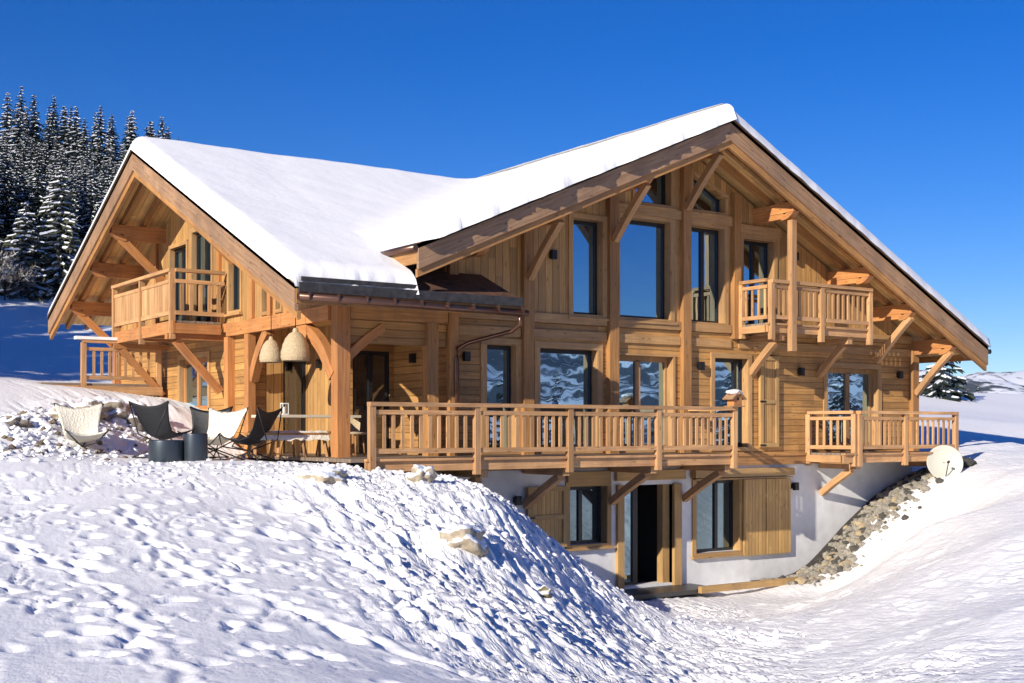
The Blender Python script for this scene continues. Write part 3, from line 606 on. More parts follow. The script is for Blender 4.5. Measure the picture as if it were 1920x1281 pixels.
# dark slots between the uprights on the gable (narrow glazing)
for (a0, a1, z0) in ((23.35, 23.62, 2.85), (22.7, 22.95, 2.85)):
    window(gt, a0, a1, z0, wingZ(a0)-1.0, setback=.1, casing=.05, sill=False)
for y in (25.2, 24.1, 33.0):
    mb = MB(); mb.bx(GXW-.16, GXW-.003, y-.11, y+.11, -.15, 2.44 if y < 26 else 2.55); mb.build('wall_post', W_ORANGE, house)
# corner post of the covered terrace with arched braces
mb = MB(); mb.bx(9.99, 10.24, FY-.13, FY+.13, -.2, 2.95); cp = mb.build('corner_post', W_ORANGE, house)
mb = MB(); mb.brace((10.05, FY+.1, 1.45), (10.05, 21.75, 2.45), .16, .24, .24, (0, -.45, .6), 9); mb.build('arched_brace', W_ORANGE, house)
mb = MB(); mb.brace((10.05, 24.0, 1.5), (10.05, 23.2, 2.45), .16, .2, .1, (0, .5, .6), 9); mb.build('arched_brace', W_ORANGE, house)
mb = MB(); mb.brace((10.2, FY, 1.75), (10.95, FY, 2.35), .14, .16, .05, (-.5, 0, .5)); mb.build('arched_brace', W_ORANGE, house)
mb = MB(); mb.bx(10.262, 12.3, FY-.1, FY+.1, 2.48, 2.78); mb.build('header_beam', W_BEAM, house)
mb = MB(); mb.prism([(10.262, FY-.02, 2.05), (12.29, FY-.02, 2.05), (12.29, FY-.02, 2.478), (10.262, FY-.02, 2.478)], (0, .06, 0), lambda p: (p[0], p[2])); mb.build('header_siding', W_SIDE, house)
mb = MB(); mb.prism([(10.262, FY, 2.782), (12.29, FY, 2.782), (12.29, FY, 3.2), (10.262, FY, 3.2)], (0, .06, 0), lambda p: (p[0], p[2])); mb.build('header_siding', W_SIDE, house)
mb = MB(); mb.bx(11.86, 12.08, FY-.11, FY+.11, -.1, 2.478); mb.build('terrace_post', W_BEAM, house)
# recess behind the covered terrace
wall('terrace_wall', lambda a, d, z: (a, 24.1+d, z), 10.352, 11.3, -.1, lambda x: 2.6, [(10.75, 11.28, -.09, 2.0)], .2, W_SIDEV, True)
wall('terrace_wall', lambda a, d, z: (a, 22.2+d, z), 11.3, 12.56, -.1, lambda x: 2.6, [(11.38, 12.22, -.09, 2.06)], .2, W_SIDE)
mb = MB(); mb.prism([(11.3, 22.402, -.1), (11.3, 24.098, -.1), (11.3, 24.098, 2.6), (11.3, 22.402, 2.6)], (.2, 0, 0), lambda p: (p[2], p[1])); mb.build('terrace_wall', W_SIDEV, house)
mb = MB(); mb.prism([(12.3, FY+.354, -.1), (12.3, 22.198, -.1), (12.3, 22.198, 2.6), (12.3, FY+.354, 2.6)], (.018, 0, 0), lambda p: (p[1], p[2])); mb.build('terrace_wall', W_SIDE, house)
window(lambda a, d, z: (a, 24.1+d, z), 10.75, 11.28, -.08, 2.0, casing=0, sill=False, setback=.08, glassm=M_GTHIN, name='terrace_door')
d2 = window(lambda a, d, z: (a, 22.2+d, z), 11.38, 12.22, -.08, 2.06, mull=(11.8,), casing=0, sill=False, setback=.08, glassm=M_GTHIN, name='terrace_door')
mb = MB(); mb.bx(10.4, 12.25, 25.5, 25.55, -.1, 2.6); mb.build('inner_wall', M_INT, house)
def curtain(x0, x1, y, z0, z1, parent):
    mb = MB(); n = 24
    for i in range(n):
        a, b_ = x0+(x1-x0)*i/n, x0+(x1-x0)*(i+1)/n; ya, yb = y+.03*math.sin(i*1.6), y+.03*math.sin((i+1)*1.6)
        mb.quad([(a, ya, z0), (b_, yb, z0), (b_, yb, z1), (a, ya, z1)], [(a, z0)]*4, 0, True)
    mb.build('curtain', M_CURT, parent)
curtain(10.98, 11.12, 24.28, -.05, 1.75, house); curtain(11.42, 11.56, 22.42, 0, 1.3, d2)
mb = MB(); mb.bx(11.9, 12.1, 22.9, 23.1, 0, .9); mb.bx(11.7, 12.15, 23.2, 23.6, 0, 1.0); mb.build('inner_cupboard', M_CURT, d2)
mb = MB(); mb.bx(12.2, 12.298, 21.3, 21.42, 1.8, 1.98); mb.build('wall_lamp', M_LAMP, house)
mb = MB(); mb.bx(11.2, 11.298, 23.4, 23.5, 1.75, 1.93); mb.build('wall_lamp', M_LAMP, house)
mb = MB(); mb.prism([(10.36, FY+.11, 2.6), (12.29, FY+.11, 2.6), (12.29, 25.4, 2.6), (10.36, 25.4, 2.6)], (0, 0, .05), lambda p: (p[0], p[1])); mb.build('terrace_ceiling', W_SOFF, house)
mb = MB(); mb.prism([(9.6, 18.8, -.06), (12.32, 18.8, -.06), (12.32, 24.1, -.06), (9.6, 24.1, -.06)], (0, 0, .06), lambda p: (p[0], p[1])); mb.build('terrace_floor', W_GREY, house)
# eaves and gutters of the wing
mb = MB(); mb.bx(VX+.02, 13.1, 18.86, 18.897, 2.56, 2.8); mb.build('fascia', W_BEAM, house)
mb = MB(); mb.bx(VX+.05, 13.12, 18.8, 18.858, 2.74, 2.9); mb.bx(VX+.1, 10.9, 18.84, 18.88, 2.93, 3.0); mb.build('eave_flashing', M_TILE, house)
mb = MB(); mb.tube([(VX+.02, 18.8, 2.66), (13.2, 18.8, 2.62)], .062, 12); gut = mb.build('gutter', M_COPPER, house)
mb = MB(); mb.tube([(13.05, 18.8, 2.58), (13.07, 18.84, 2.42), (13.0, 19.0, 2.3), (12.62, 19.9, 2.12), (12.46, 20.02, 2.02), (12.45, 20.03, 1.8), (12.45, 20.03, -.2)], .042, 10); mb.build('downpipe', M_COPPER, gut)
for i in range(9):
    x = VX+.2+i*.53; mb = MB(); mb.bx(x-.015, x+.015, 18.725, 18.8, 2.6, 2.73); mb.build('gutter_bracket', M_COPPER, gut)
for x in np.arange(9.0, 13.1, .58):
    mb = MB(); mb.beam((x, 18.93, wingZ(18.93)-.28), (x, FY+.0, wingZ(FY)-.28), .1, .14); mb.build('rafter', W_BEAM, house)
# left eave of the big roof: rafter tails and gutter
mb = MB(); mb.tube([(10.83, VY+.02, 3.63), (10.83, 20.6, 3.66)], .055, 10); mb.build('gutter', M_COPPER, house)
for y in (18.95, 19.45, 19.95, 20.4):
    mb = MB(); mb.beam((10.93, y, mainL(10.93)-.28), (12.28, y, mainL(12.28)-.28), .11, .15); mb.build('rafter', W_ORANGE, house)
mb = MB(); mb.bx(10.89, 10.93, VY+.03, 20.7, 3.37, 3.6); mb.build('fascia', W_BEAM, house)
mb = MB(); mb.tube([(26.98, VY-.02, 2.4), (26.98, 34.8, 2.36)], .06, 10); mb.build('gutter', M_DARK, house)
mb = MB(); mb.bx(26.9, 26.94, VY+.08, 34.8, 2.2, 2.45); mb.build('fascia', W_BEAM, house)
mb = MB(); mb.tube([(25.55, 23, mainR(25.55)-.1), (25.55, 23, mainR(25.55)+.55)], .06, 10); mb.tube([(25.55, 23, mainR(25.55)+.55), (25.55, 23, mainR(25.55)+.62)], .1, 10); mb.build('vent_pipe', M_IRON, house)

# --- snow lying on the roofs (one drift over both roofs on the near side, a thin layer on the far slopes)
def dist_out(X, Y, x0, x1, y0, y1): return np.minimum(np.minimum(X-x0, x1-X), np.minimum(Y-y0, y1-Y))
def roof_snow():
    objs = []
    # big left slope and the valley
    def layer(x0, x1, y0, y1, zf, th_, open_x0, open_x1, open_y0, open_y1, seed, st=.06, rag=.085):
        nx, ny = int((x1-x0)/st)+1, int((y1-y0)/st)+1
        X, Y = np.meshgrid(np.linspace(x0, x1, nx), np.linspace(y0, y1, ny), indexing='ij')
        d = np.full(X.shape, 9.)
        if open_x0: d = np.minimum(d, X-x0)
        if open_x1: d = np.minimum(d, x1-X)
        if open_y0: d = np.minimum(d, Y-y0)
        if open_y1: d = np.minimum(d, y1-Y)
        k = np.sqrt(np.clip(1-(1-np.clip(d/(th_*.85), 0, 1))**2, 0, 1))
        k = np.clip(k, 0, 1)
        Z0 = zf(X, Y)
        Z = Z0+.002-.05*(Y < y0+1e-6)*(1 if open_y0 else 0)+th_*k*(1+.16*fbm(X*.6, Y*.6, seed, 3))+.022*fbm(X*1.6, Y*1.6, seed+1, 3)*k+.03*fbm(X*6, Y*6, seed+3, 3)*np.exp(-d/.35)*k
        if open_y0:
            e = (d < 1e-6) & (Y < y0+1e-6); jag = rag*1.6*(fbm(X*4, Y*0+1, seed+2, 4)*2+.3)
            Y = Y+np.where(Y < y0+th_*.6, -jag*(1-k), 0)
        return X, Y, Z, Z0
    return layer
LAY = roof_snow()
def hmain(X, Y):
    return smmax(mainL(X), np.where(Y < 27.3, wingZn(Y), wingZn(Y))-.0, .35)
def wingZn(Y): return 6.61-.443*np.abs(Y-27.3)
X, Y, Z, _ = LAY(10.9, 18.27, VY-.10, 34.2, lambda X, Y: np.where(Y < 20.6, mainL(X), hmain(X, Y)), .32, False, False, True, False, 61)
k = sst(10.9, 11.25, X)*sst(21.2, 20.6, Y)+sst(20.6, 21.2, Y); Z = np.where((Y < 21.2) & (X < 11.25), (mainL(X))*(1-k)+Z*k, Z)
X = np.where(np.abs(X-10.9) < 1e-6, X-.03, X)
M = np.ones((X.shape[0]-1, X.shape[1]-1), bool)
s1 = grid_mesh('roof_snow', X, Y, Z, M_SNOW, house, mask=M)
X, Y, Z, _ = LAY(VX-.04, 10.9, 18.86, 34.4, lambda X, Y: wingZn(Y), .32, True, False, True, True, 71)
grid_mesh('roof_snow', X, Y, Z, M_SNOW, house)
X, Y, Z, _ = LAY(18.27, 26.95, VY-.11, 34.9, lambda X, Y: mainR(X), .25, False, True, True, True, 81, rag=.018)
k = 1-sst(18.27, 18.8, X); Z = Z+.12*k*np.clip((Y-VY)*4, 0, 1)
grid_mesh('roof_snow', X, Y, Z, M_SNOW, house)
# --- balconies
def railing(parent, P0, P1, z, posts, nb, top=.96, lowpost=-.3, mid=True, board=None, pw=.11):
    """posts: fractions; nb: balusters per bay"""
    P0, P1 = Vector((*P0, 0)), Vector((*P1, 0)); d = (P1-P0); L = d.length; u = d/L
    at = lambda s, h: P0+u*s+Vector((0, 0, z+h))
    for (h, hh, ww, nm) in ((top-.035, .07, .15, 'handrail'), (.79, .075, .06, 'mid_rail'), (.13, .085, .06, 'bottom_rail')):
        mb = MB(); mb.beam(at(0, h), at(L, h), ww, hh); mb.build(nm, W_RAIL, parent)
    for f in posts:
        mb = MB(); mb.beam(at(L*f, lowpost), at(L*f, top+.03 if f in () else top-.072), pw, pw, up=u); q = mb.build('post', W_RAIL, parent)
    for i, (a, b_) in enumerate(zip(posts[:-1], posts[1:])):
        n = nb[i]; s0, s1 = a*L+pw/2, b_*L-pw/2; mbb = MB()
        for k in range(n):
            s = s0+(s1-s0)*(k+1)/(n+1) if not board else s0+(s1-s0)*(k+.5)/n
            m2 = mbb if board else MB(); wd = board or .062
            m2.beam(at(s, .175), at(s, .75), wd, .028, up=u if False else u.cross(Vector((0, 0, 1))))
            if not board: m2.build('baluster', W_RAIL, parent)
        if board: mbb.build('railing_boards', W_RAIL, parent)
def deck(x0, x1, y0, y1, z, name='balcony', mat=W_GREY, edge=.2):
    mb = MB(); mb.prism([(x0, y0+.05, z-.05), (x1, y0+.05, z-.05), (x1, y1, z-.05), (x0, y1, z-.05)], (0, 0, .05), lambda p: (p[0], p[1]))
    return mb.build(name, mat, house)
def bracket(x, ywall, ytip, ztop, zlow, parent, w_=.15):
    mb = MB(); mb.beam((x, ytip, ztop-.07), (x, ywall, ztop-.07), w_, .14)
    mb.brace((x, ywall-.02, zlow), (x, ytip+.2, ztop-.16), w_*.9, .14, .02, (0, .6, .6)); return mb.build('bracket', W_RAIL, parent)
b1 = deck(12.34, 18.4, 18.8, FY-.14, 0); b1['label'] = 'long timber balcony in front of the big ground floor windows'
mb = MB(); mb.bx(9.85, 18.45, 18.75, 18.79, -.22, -.05); mb.bx(9.85, 18.45, 18.70, 18.85, -.045, .0); mb.bx(18.39, 18.43, 18.86, FY-.14, -.22, -.05); mb.build('edge_beam', W_RAIL, b1)
railing(b1, (9.9, 18.72), (18.38, 18.72), 0, [0.006, .253, .496, .752, .994], [10, 11, 11, 11])
railing(b1, (18.38, 18.82), (18.38, FY-.02), 0, [.99], [])
for x in (14.14, 16.29, 18.29): bracket(x, FY-.0, 18.86, -.23, -1.0, b1)
bracket(12.3, FY, 18.86, -.23, -.9, b1)
b2 = deck(22.1, 26.05, 19.1, FY-.14, -.04); b2['label'] = 'small timber balcony at the right end of the ground floor'
mb = MB(); mb.bx(22.05, 26.1, 19.05, 19.09, -.26, -.09); mb.bx(22.05, 26.1, 19.0, 19.12, -.085, -.04); mb.bx(22.04, 22.08, 19.13, FY-.04, -.25, -.09); mb.build('edge_beam', W_RAIL, b2)
railing(b2, (22.5, 19.02), (26.05, 19.02), -.04, [0.01, .46, .99], [8, 8]); railing(b2, (22.12, FY-.05), (22.42, 19.05), -.04, [.0, .99], [5])
for x in (22.6, 25.75): bracket(x, FY+.0, 19.1, -.27, -1.0, b2)
b3 = deck(19.85, 23.1, 19.25, FY-.14, 2.8); b3['label'] = 'small upper balcony under the right half of the big gable'
mb = MB(); mb.bx(19.8, 23.15, 19.2, 19.24, 2.6, 2.75); mb.bx(19.8, 23.15, 19.15, 19.27, 2.755, 2.8); mb.bx(19.8, 19.84, 19.28, FY-.14, 2.6, 2.75); mb.build('edge_beam', W_RAIL, b3)
railing(b3, (19.86, 19.17), (23.1, 19.17), 2.8, [.01, .49, .99], [8, 8], lowpost=-.36, top=.93); railing(b3, (19.86, FY-.15), (19.86, 19.25), 2.8, [.02], []); 
mb = MB(); mb.beam((20.45, 19.1, 2.2), (20.45, 19.1, 5.05), .14, .14, up=(1, 0, 0)); mb.build('hanging_post', W_RAIL, b3)
for x in (20.3, 22.5): bracket(x, FY+.0, 19.25, 2.58, 1.75, b3)
m_ = MB()
for k in range(4): pass
for k in range(4):
    mb = MB(); y = FY-.3-k*.19; mb.bx(19.85, 19.88, y-.03, y+.03, 2.975, 3.55); mb.build('baluster', W_RAIL, b3)
# balcony on the wing's gable
mb = MB(); mb.prism([(8.95, 25.5, 2.72), (GXW-.17, 25.5, 2.72), (GXW-.17, 29.5, 2.72), (8.95, 29.5, 2.72)], (0, 0, .05), lambda p: (p[1], p[0])); b4 = mb.build('balcony', W_GREY, house); b4['label'] = 'balcony with solid board railing on the left gable'
mb = MB(); mb.bx(8.88, 8.93, 25.45, 29.55, 2.5, 2.76); mb.bx(8.94, GXW-.17, 25.45, 25.49, 2.5, 2.71)
for y in (26.5, 27.5, 28.5): mb.bx(8.94, GXW-.17, y-.06, y+.06, 2.52, 2.71)
mb.build('edge_beam', W_ORANGE, b4)
railing(b4, (8.9, 29.5), (8.9, 25.5), 2.8, [.01, .5, .99], [11, 11], top=1.05, lowpost=-.42, board=.155); railing(b4, (8.95, 25.5), (GXW-.08, 25.5), 2.8, [], [], top=1.05)
for k in range(5): mb = MB(); x = 9.1+k*.2; mb.bx(x-.04, x+.04, 25.48, 25.51, 2.97, 3.55); mb.build('baluster', W_RAIL, b4)
for y in (25.62, 29.3):
    mb = MB(); mb.beam((8.8, y, 2.44), (GXW, y, 2.44), .16, .12); mb.brace((GXW-.12, y, 1.3), (9.0, y, 2.36), .14, .15, .0, (1, 0, 0)); mb.build('bracket', W_ORANGE, b4)
# raised rear deck at the far left
mb = MB(); mb.prism([(7.2, 29.3, 1.5), (GXW-.16, 29.3, 1.5), (GXW-.16, 33, 1.5), (7.2, 33, 1.5)], (0, 0, .06), lambda p: (p[0], p[1])); b5 = mb.build('side_deck', W_GREY, house); b5['label'] = 'raised side deck with railing at the far left'
railing(b5, (8.1, 29.3), (GXW-.2, 29.3), 1.56, [.02, .99], [8], top=1.0, lowpost=-.2)
mb = MB(); mb.bx(7.95, 9.1, 29.2, 29.4, 2.562, 2.63); mb.build('snow_cap', M_SNOW, b5)
mb = MB(); mb.bx(7.0, 8.1, 29.2, 29.28, 1.38, 1.5); mb.bx(8.1, 9.95, 29.2, 29.28, 1.3, 1.5); mb.build('edge_beam', W_RAIL, b5)
# threshold slab and timber edging by the lower door
mb = MB(); mb.bx(16.2, 18.5, 19.35, FY+.02, -2.92, -2.83); mb.build('door_slab', plain('wet_dark_stone', (.05, .047, .045), .4, bump=.4), house)

# ------------------------------------------------------------------ things around the house
def blob(mb, c, r, seed, sub=2, squash=(1, 1, 1), rough=.35, mi=0, zmin=None, sm=False):
    import bmesh
    bm = bmesh.new(); bmesh.ops.create_icosphere(bm, subdivisions=sub, radius=1)
    c = Vector(c); rnd = Vector((seed*3.7, seed*1.3, seed*2.1))
    P_ = []
    for v in bm.verts:
        n = v.co.normalized(); k = 1+rough*noise.noise(n*1.6+rnd)+rough*.45*abs(noise.noise(n*4+rnd))+rough*.2*noise.noise(n*9+rnd)+(rough*.12*noise.noise(n*19+rnd) if sub > 3 else 0)
        p = Vector((n.x*r*squash[0]*k, n.y*r*squash[1]*k, n.z*r*squash[2]*k))+c
        if zmin is not None: p.z = max(p.z, zmin)
        P_.append(p)
    for f in bm.faces: mb.quad([P_[v.index] for v in f.verts], [(0, 0)]*3, mi, sm)
    bm.free()
def rock_mat(name, a, b_):
    m, t, b = newmat(name); tc = N(t, 'ShaderNodeTexCoord'); n = N(t, 'ShaderNodeTexNoise'); n.inputs['Scale'].default_value = 6; n.inputs['Detail'].default_value = 8
    t.links.new(tc.outputs['Object'], n.inputs[0]); c = ramp(t, n.outputs[0], [(.35, a), (.65, b_)])
    geo = N(t, 'ShaderNodeNewGeometry'); sep = N(t, 'ShaderNodeSeparateXYZ'); t.links.new(geo.outputs['Normal'], sep.inputs[0])
    k = ramp(t, math_(t, 'MULTIPLY_ADD', n.outputs[0], .6, sep.outputs[2]), [(.72, (0, 0, 0)), (.80, (1, 1, 1))])
    t.links.new(mixc(t, k, c, (.84, .86, .89)), b.inputs['Base Color']); b.inputs['Roughness'].default_value = .85
    bp = N(t, 'ShaderNodeBump'); bp.inputs['Strength'].default_value = .8; bp.inputs['Distance'].default_value = .04; t.links.new(n.outputs[0], bp.inputs['Height']); t.links.new(bp.outputs[0], b.inputs['Normal'])
    return m
M_ROCK = rock_mat('tan_rock', (.30, .24, .16), (.50, .43, .32)); M_ROCKD = rock_mat('dark_rock', (.10, .09, .08), (.28, .23, .17))
M_TUFT = rock_mat('earth_clod', (.10, .09, .04), (.30, .25, .11))
def rock(x, y, r, seed, sq, label, mat=M_ROCK, dz=0., name='boulder', group=None):
    z = ground_z(x, y)+dz; mb = MB(); blob(mb, (0, 0, r*sq[2]*.22), r, seed, 4, sq, .62, sm=True); o = mb.build(name, mat, off=(0, 0, 0), weld=True); o.location = (x, y, z-.25*r); o.scale = (.82, .82, .82)
    tag(o, label, 'rock', group); return o
rock(8.15, 16.85, .34, 3, (1.1, .8, .55), 'tan boulder half buried in the snow bank below the terrace edge')
rock(9.55, 16.35, .2, 8, (1.1, .8, .9), 'small tan stone with a thick snow cap below the long balcony', dz=.02)
rock(8.3, 13.25, .3, 12, (1.2, .9, .75), 'pale boulder with dark underside in the middle of the snow bank', dz=-.02)
rock(9.05, 12.6, .13, 17, (1.3, .9, .8), 'small ochre clod of earth low on the snow bank', M_TUFT, name='earth_clod')
for i, (x, y, r, s_, lb) in enumerate(((7.35, 24.6, .42, 21, 'large snow topped boulder in the rock pile left of the chairs'), (8.0, 24.9, .33, 22, 'brown boulder of the rock pile nearest the gable wall'), (6.8, 24.2, .3, 23, 'small boulder at the left foot of the rock pile'), (7.75, 24.35, .26, 24, 'low dark boulder in front of the rock pile'), (6.2, 23.6, .28, 25, 'brown stone sunk in rubble snow at the far left'), (5.2, 22.9, .22, 26, 'leftmost small stone poking out of the rubble snow'))):
    rock(x, y, r, s_, (1.2, .9, .75), lb, M_ROCKD if i % 2 else M_ROCK, dz=.05, group='boulders left of the terrace')
# lumps of broken snow round the rock pile and along the terrace edge
mb = MB(); rs = random.Random(5)
for k in range(1100):
    if k < 620: x = rs.gauss(5.6, 1.5); y = 22.4+(x-5.6)*.75+rs.gauss(0, .9)
    elif k < 950: x = rs.uniform(5.5, 11.5); y = 18.6-(x-6)*.28+rs.gauss(0, .8)
    else: x = rs.uniform(8, 13.5); y = 16.5-(x-8)*.35+rs.gauss(-.5, 1.2)
    if 9.6 < x < 12.5 and y > 18.5: continue
    if x > 8.4 and y > 21: continue
    r = rs.uniform(.02, .075)*(.7 if k >= 620 else 1); blob(mb, (x, y, ground_z(x, y)+r*.15), r, k, 1, (1, 1, .7), .7, mi=(1 if k < 620 and rs.random() < .16 else 0))
tag(mb.build('snow_lumps', [M_GSNOW, plain('brown_clod', (.17, .13, .085), .9)], off=(0, 0, 0), weld=True), 'broken lumps of snow scattered over the bank', 'snow', kind='stuff')
# stones along the basement wall at the right
mb = MB()
for k in range(2300):
    t_ = rs.random(); x = 20.4+t_*6.0; y = 19.6-.1*t_+rs.gauss(0, .33+.1*t_)
    if y > 20.1 or (x > 24.9 and y < 19.25): continue
    r = .022+.1*rs.random()**3; blob(mb, (x, y, ground_z(x, y)+r*.35), r, k+40, 1, (1, 1, .75), .6, mi=(0 if rs.random() < .75 else (1 if rs.random() < .6 else 2)))
tag(mb.build('drainage_stones', [plain('grey_stone', (.27, .245, .20), .9, bump=.5, bs=20, var=.35), plain('dark_stone', (.07, .065, .055), .9), plain('tan_stone', (.38, .30, .18), .9)], off=(0, 0, 0), weld=True), 'loose stones banked along the foot of the white basement wall', 'stones', kind='stuff')
mb = MB(); mb.bx(17.9, 21.0, 19.22, 19.32, -2.9, -2.76); e_ = mb.build('timber_edging', W_OAKP, off=(0, 0, 0)); tag(e_, 'low timber board edging the ground in front of the lower door', 'edging')

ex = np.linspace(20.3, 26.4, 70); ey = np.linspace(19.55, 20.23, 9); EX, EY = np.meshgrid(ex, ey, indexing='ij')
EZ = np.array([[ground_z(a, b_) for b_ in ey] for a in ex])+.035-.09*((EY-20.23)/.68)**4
tag(grid_mesh('earth_shadow_strip', EX, EY, EZ, plain('earth_painted_shade', (.035, .03, .025), .9, bump=1, bs=14, var=.4)), kind='structure')  # dark ground strip, its colour paints in the shadow line between wall and stones
# satellite dish
M_DISH = plain('cream_dish', (.52, .50, .42), .6)
dsh = empty('satellite_dish', (25.35, 18.85, -.93), label='round cream satellite dish standing beside the basement corner', cat='satellite dish', world=False)
nrm = Vector((-.62, -.76, .22)).normalized(); qd = nrm.to_track_quat('Z', 'Y')
mb = MB(); mb.lathe([(0, 0), (.12, .008), (.24, .03), (.34, .062), (.41, .095), (.425, .098), (.42, .088), (.34, .05), (.24, .018), (.12, -.004), (0, -.012)], n=40)
rf = mb.build('reflector', M_DISH, dsh, off=(0, 0, 0)); rf.rotation_mode = 'QUATERNION'; rf.rotation_quaternion = qd; rf.location = (0, 0, .62)
mb = MB(); mb.tube([(.1, .12, -.1), (.1, .12, .62)], .03, 10); mb.tube([(.1, .12, .62), (0, 0, .62)], .03, 8); mb.build('mast', plain('galvanised', (.3, .3, .3), .4, metal=.8), dsh, off=(0, 0, 0))
mb = MB(); pv = Vector((0, 0, .62))+qd @ Vector((0, -.38, .05)); fe = Vector((0, 0, .62))+qd @ Vector((0, -.05, .42)); mb.tube([pv, fe], .012, 8); mb.tube([fe-nrm*.05, fe+nrm*.03], .03, 10); mb.build('feed_arm', M_IRON, dsh, off=(0, 0, 0))
rock(26.35, 19.1, .3, 31, (1.3, .9, .7), 'dark grey boulder behind the satellite dish', plain('bare_dark_rock', (.06, .058, .05), .9, bump=.8, bs=8, var=.4), dz=.1)

# bird house on the balcony's corner post
bh = empty('bird_house', (18.35, 18.72, .962), label='small wooden bird house on the right corner post of the long balcony', cat='bird house', world=False)
mb = MB(); mb.prism([(-.11, -.1, .02), (.11, -.1, .02), (.11, -.1, .2), (0, -.1, .3), (-.11, -.1, .2)], (0, .2, 0), lambda p: (p[2], p[0])); bo = mb.build('box', W_ORANGE, bh, off=(0, 0, 0))
mb = MB(); mb.tube([(0, -.104, .16), (0, -.09, .16)], .03, 12); mb.build('entrance_hole', M_IRON, bo, off=(0, 0, 0))
mb = MB(); mb.beam((-.2, 0, .15), (0, 0, .32), .3, .02); mb.beam((0, 0, .32), (.2, 0, .15), .3, .02); mb.build('roof', W_BARGE, bh, off=(0, 0, 0))
mb = MB(); blob(mb, (0, 0, .3), .19, 4, 2, (1.05, .8, .33), .2); mb.build('snow_cap', M_SNOW, bh, off=(0, 0, 0), weld=True)
mb = MB(); mb.bx(-.17, .17, -.14, .14, 0, .02); mb.build('floor_board', W_RAIL, bh, off=(0, 0, 0))

# wicker pendant lamps in the covered terrace
M_WICK = plain('pale_wicker', (.50, .39, .24), .85, bump=.9, bs=45, var=.25)
def pendant(x, y, zb, s, label):
    o = empty('pendant_lamp', (x, y, zb), label=label, cat='lamp', group='wicker pendant lamps under the wing roof', world=False)
    mb = MB(); prof = [(.19, 0), (.205, .03), (.21, .1), (.19, .2), (.155, .3), (.1, .38), (.04, .42), (.03, .47)]
    pp = []
    for i in range(len(prof)-1):
        for k in range(3): f = k/3; pp.append((prof[i][0]*(1-f)+prof[i+1][0]*f+(.006 if k % 2 else 0), prof[i][1]*(1-f)+prof[i+1][1]*f))
    pp.append(prof[-1]); mb.lathe([(r*s, z*s) for r, z in pp], n=28); mb.build('lamp_shade', M_WICK, o, off=(0, 0, 0))
    mb = MB(); mb.tube([(0, 0, .46*s), (0, 0, wingZ(y)-.21-zb)], .008, 6); mb.build('cord', M_IRON, o, off=(0, 0, 0))
    mb = MB(); mb.tube([(0, 0, .28*s), (0, 0, .46*s)], .03, 8); blob(mb, (0, 0, .22*s), .05, 1, 2, rough=0); mb.build('bulb_holder', M_IRON, o, off=(0, 0, 0))
pendant(9.7, 22.3, 1.77, 1.05, 'left one of the two wicker lamps hanging under the wing roof'); pendant(9.7, 21.2, 1.75, 1.28, 'larger right one of the two wicker lamps, nearest the big corner post')

# butterfly chairs
def sling_chair(x, y, rz, mat, label, lean=0, fur=False):
    z = ground_z(x, y)
    o = empty('butterfly_chair', (x, y, z), rz, label, 'chair', 'butterfly chairs on the snowy terrace', world=False)
    FL, FR, BL, BR = Vector((-.36, -.42, .52)), Vector((.36, -.42, .52)), Vector((-.42, .40, 1.0)), Vector((.42, .40, 1.0))
    cen = [(-.36, .44), (-.2, .36), (0, .33), (.16, .37), (.24, .55), (.31, .75), (.35, .9)]
    edg = [(.36, -.42, .52), (.33, -.25, .45), (.30, -.05, .42), (.29, .12, .48), (.31, .22, .62), (.36, .31, .82), (.42, .40, 1.0)]
    n = 18; mb = MB(); G = []
    for i in range(n+1):
        q = i/n*6; k = min(5, int(q)); f = q-k; row = []
        cy = cen[k][0]*(1-f)+cen[k+1][0]*f; cz = cen[k][1]*(1-f)+cen[k+1][1]*f; ex, ey, ez = [edg[k][m]*(1-f)+edg[k+1][m]*f for m in range(3)]
        for j in range(n+1):
            u = 2*j/n-1; w_ = abs(u)**1.9; row.append(Vector((ex*u, cy*(1-w_)+ey*w_, cz*(1-w_)+ez*w_)))
        G.append(row)
    for i in range(n):
        for j in range(n):
            a, b_, c, d = G[i][j], G[i][j+1], G[i+1][j+1], G[i+1][j]
            mb.quad([a, b_, c, d], [(0, 0)]*4, 0, True)
            dn = Vector((0, .0, -.035 if fur else -.014)); mb.quad([d+dn, c+dn, b_+dn, a+dn], [(0, 0)]*4, 0, True)
    for i in range(n):
        dn = Vector((0, 0, -.035 if fur else -.014))
        for q in ((G[i][0], G[i+1][0]), (G[i+1][n], G[i][n]), (G[n][i], G[n][i+1]), (G[0][i+1], G[0][i])): mb.quad([q[0], q[1], q[1]+dn, q[0]+dn], [(0, 0)]*4, 0, True)
    mb.build('sling', mat, o, off=(0, 0, 0))
    mb = MB()
    for a, b_ in ((FL, (.34, .4, .02)), (FR, (-.34, .4, .02)), (BL+Vector((0, -.02, -.02)), (.34, -.36, .02)), (BR+Vector((0, -.02, -.02)), (-.34, -.36, .02))):
        a = Vector(a); m1 = Vector((a.x*.45, a.y*1.12, .42 if a.y > 0 else .30)); m2 = Vector((0, 0, .22)); mb.tube([a, m1, m2, b_], .012, 8)
    mb.tube([(-.34, .4, .02), (.34, .4, .02)], .012, 8); mb.tube([(-.34, -.36, .02), (.34, -.36, .02)], .012, 8)
    mb.build('frame', M_IRON, o, off=(0, 0, 0)); return o
M_BLK = plain('black_leather', (.009, .010, .012), .6, bump=.3, bs=20); M_FUR = plain('cream_sheepskin', (.80, .74, .60), .95, bump=1, bs=28, var=.06); M_GRY = plain('grey_felt', (.20, .19, .18), .9, bump=.4, bs=30)
cr = -math.atan2(SN, CS)
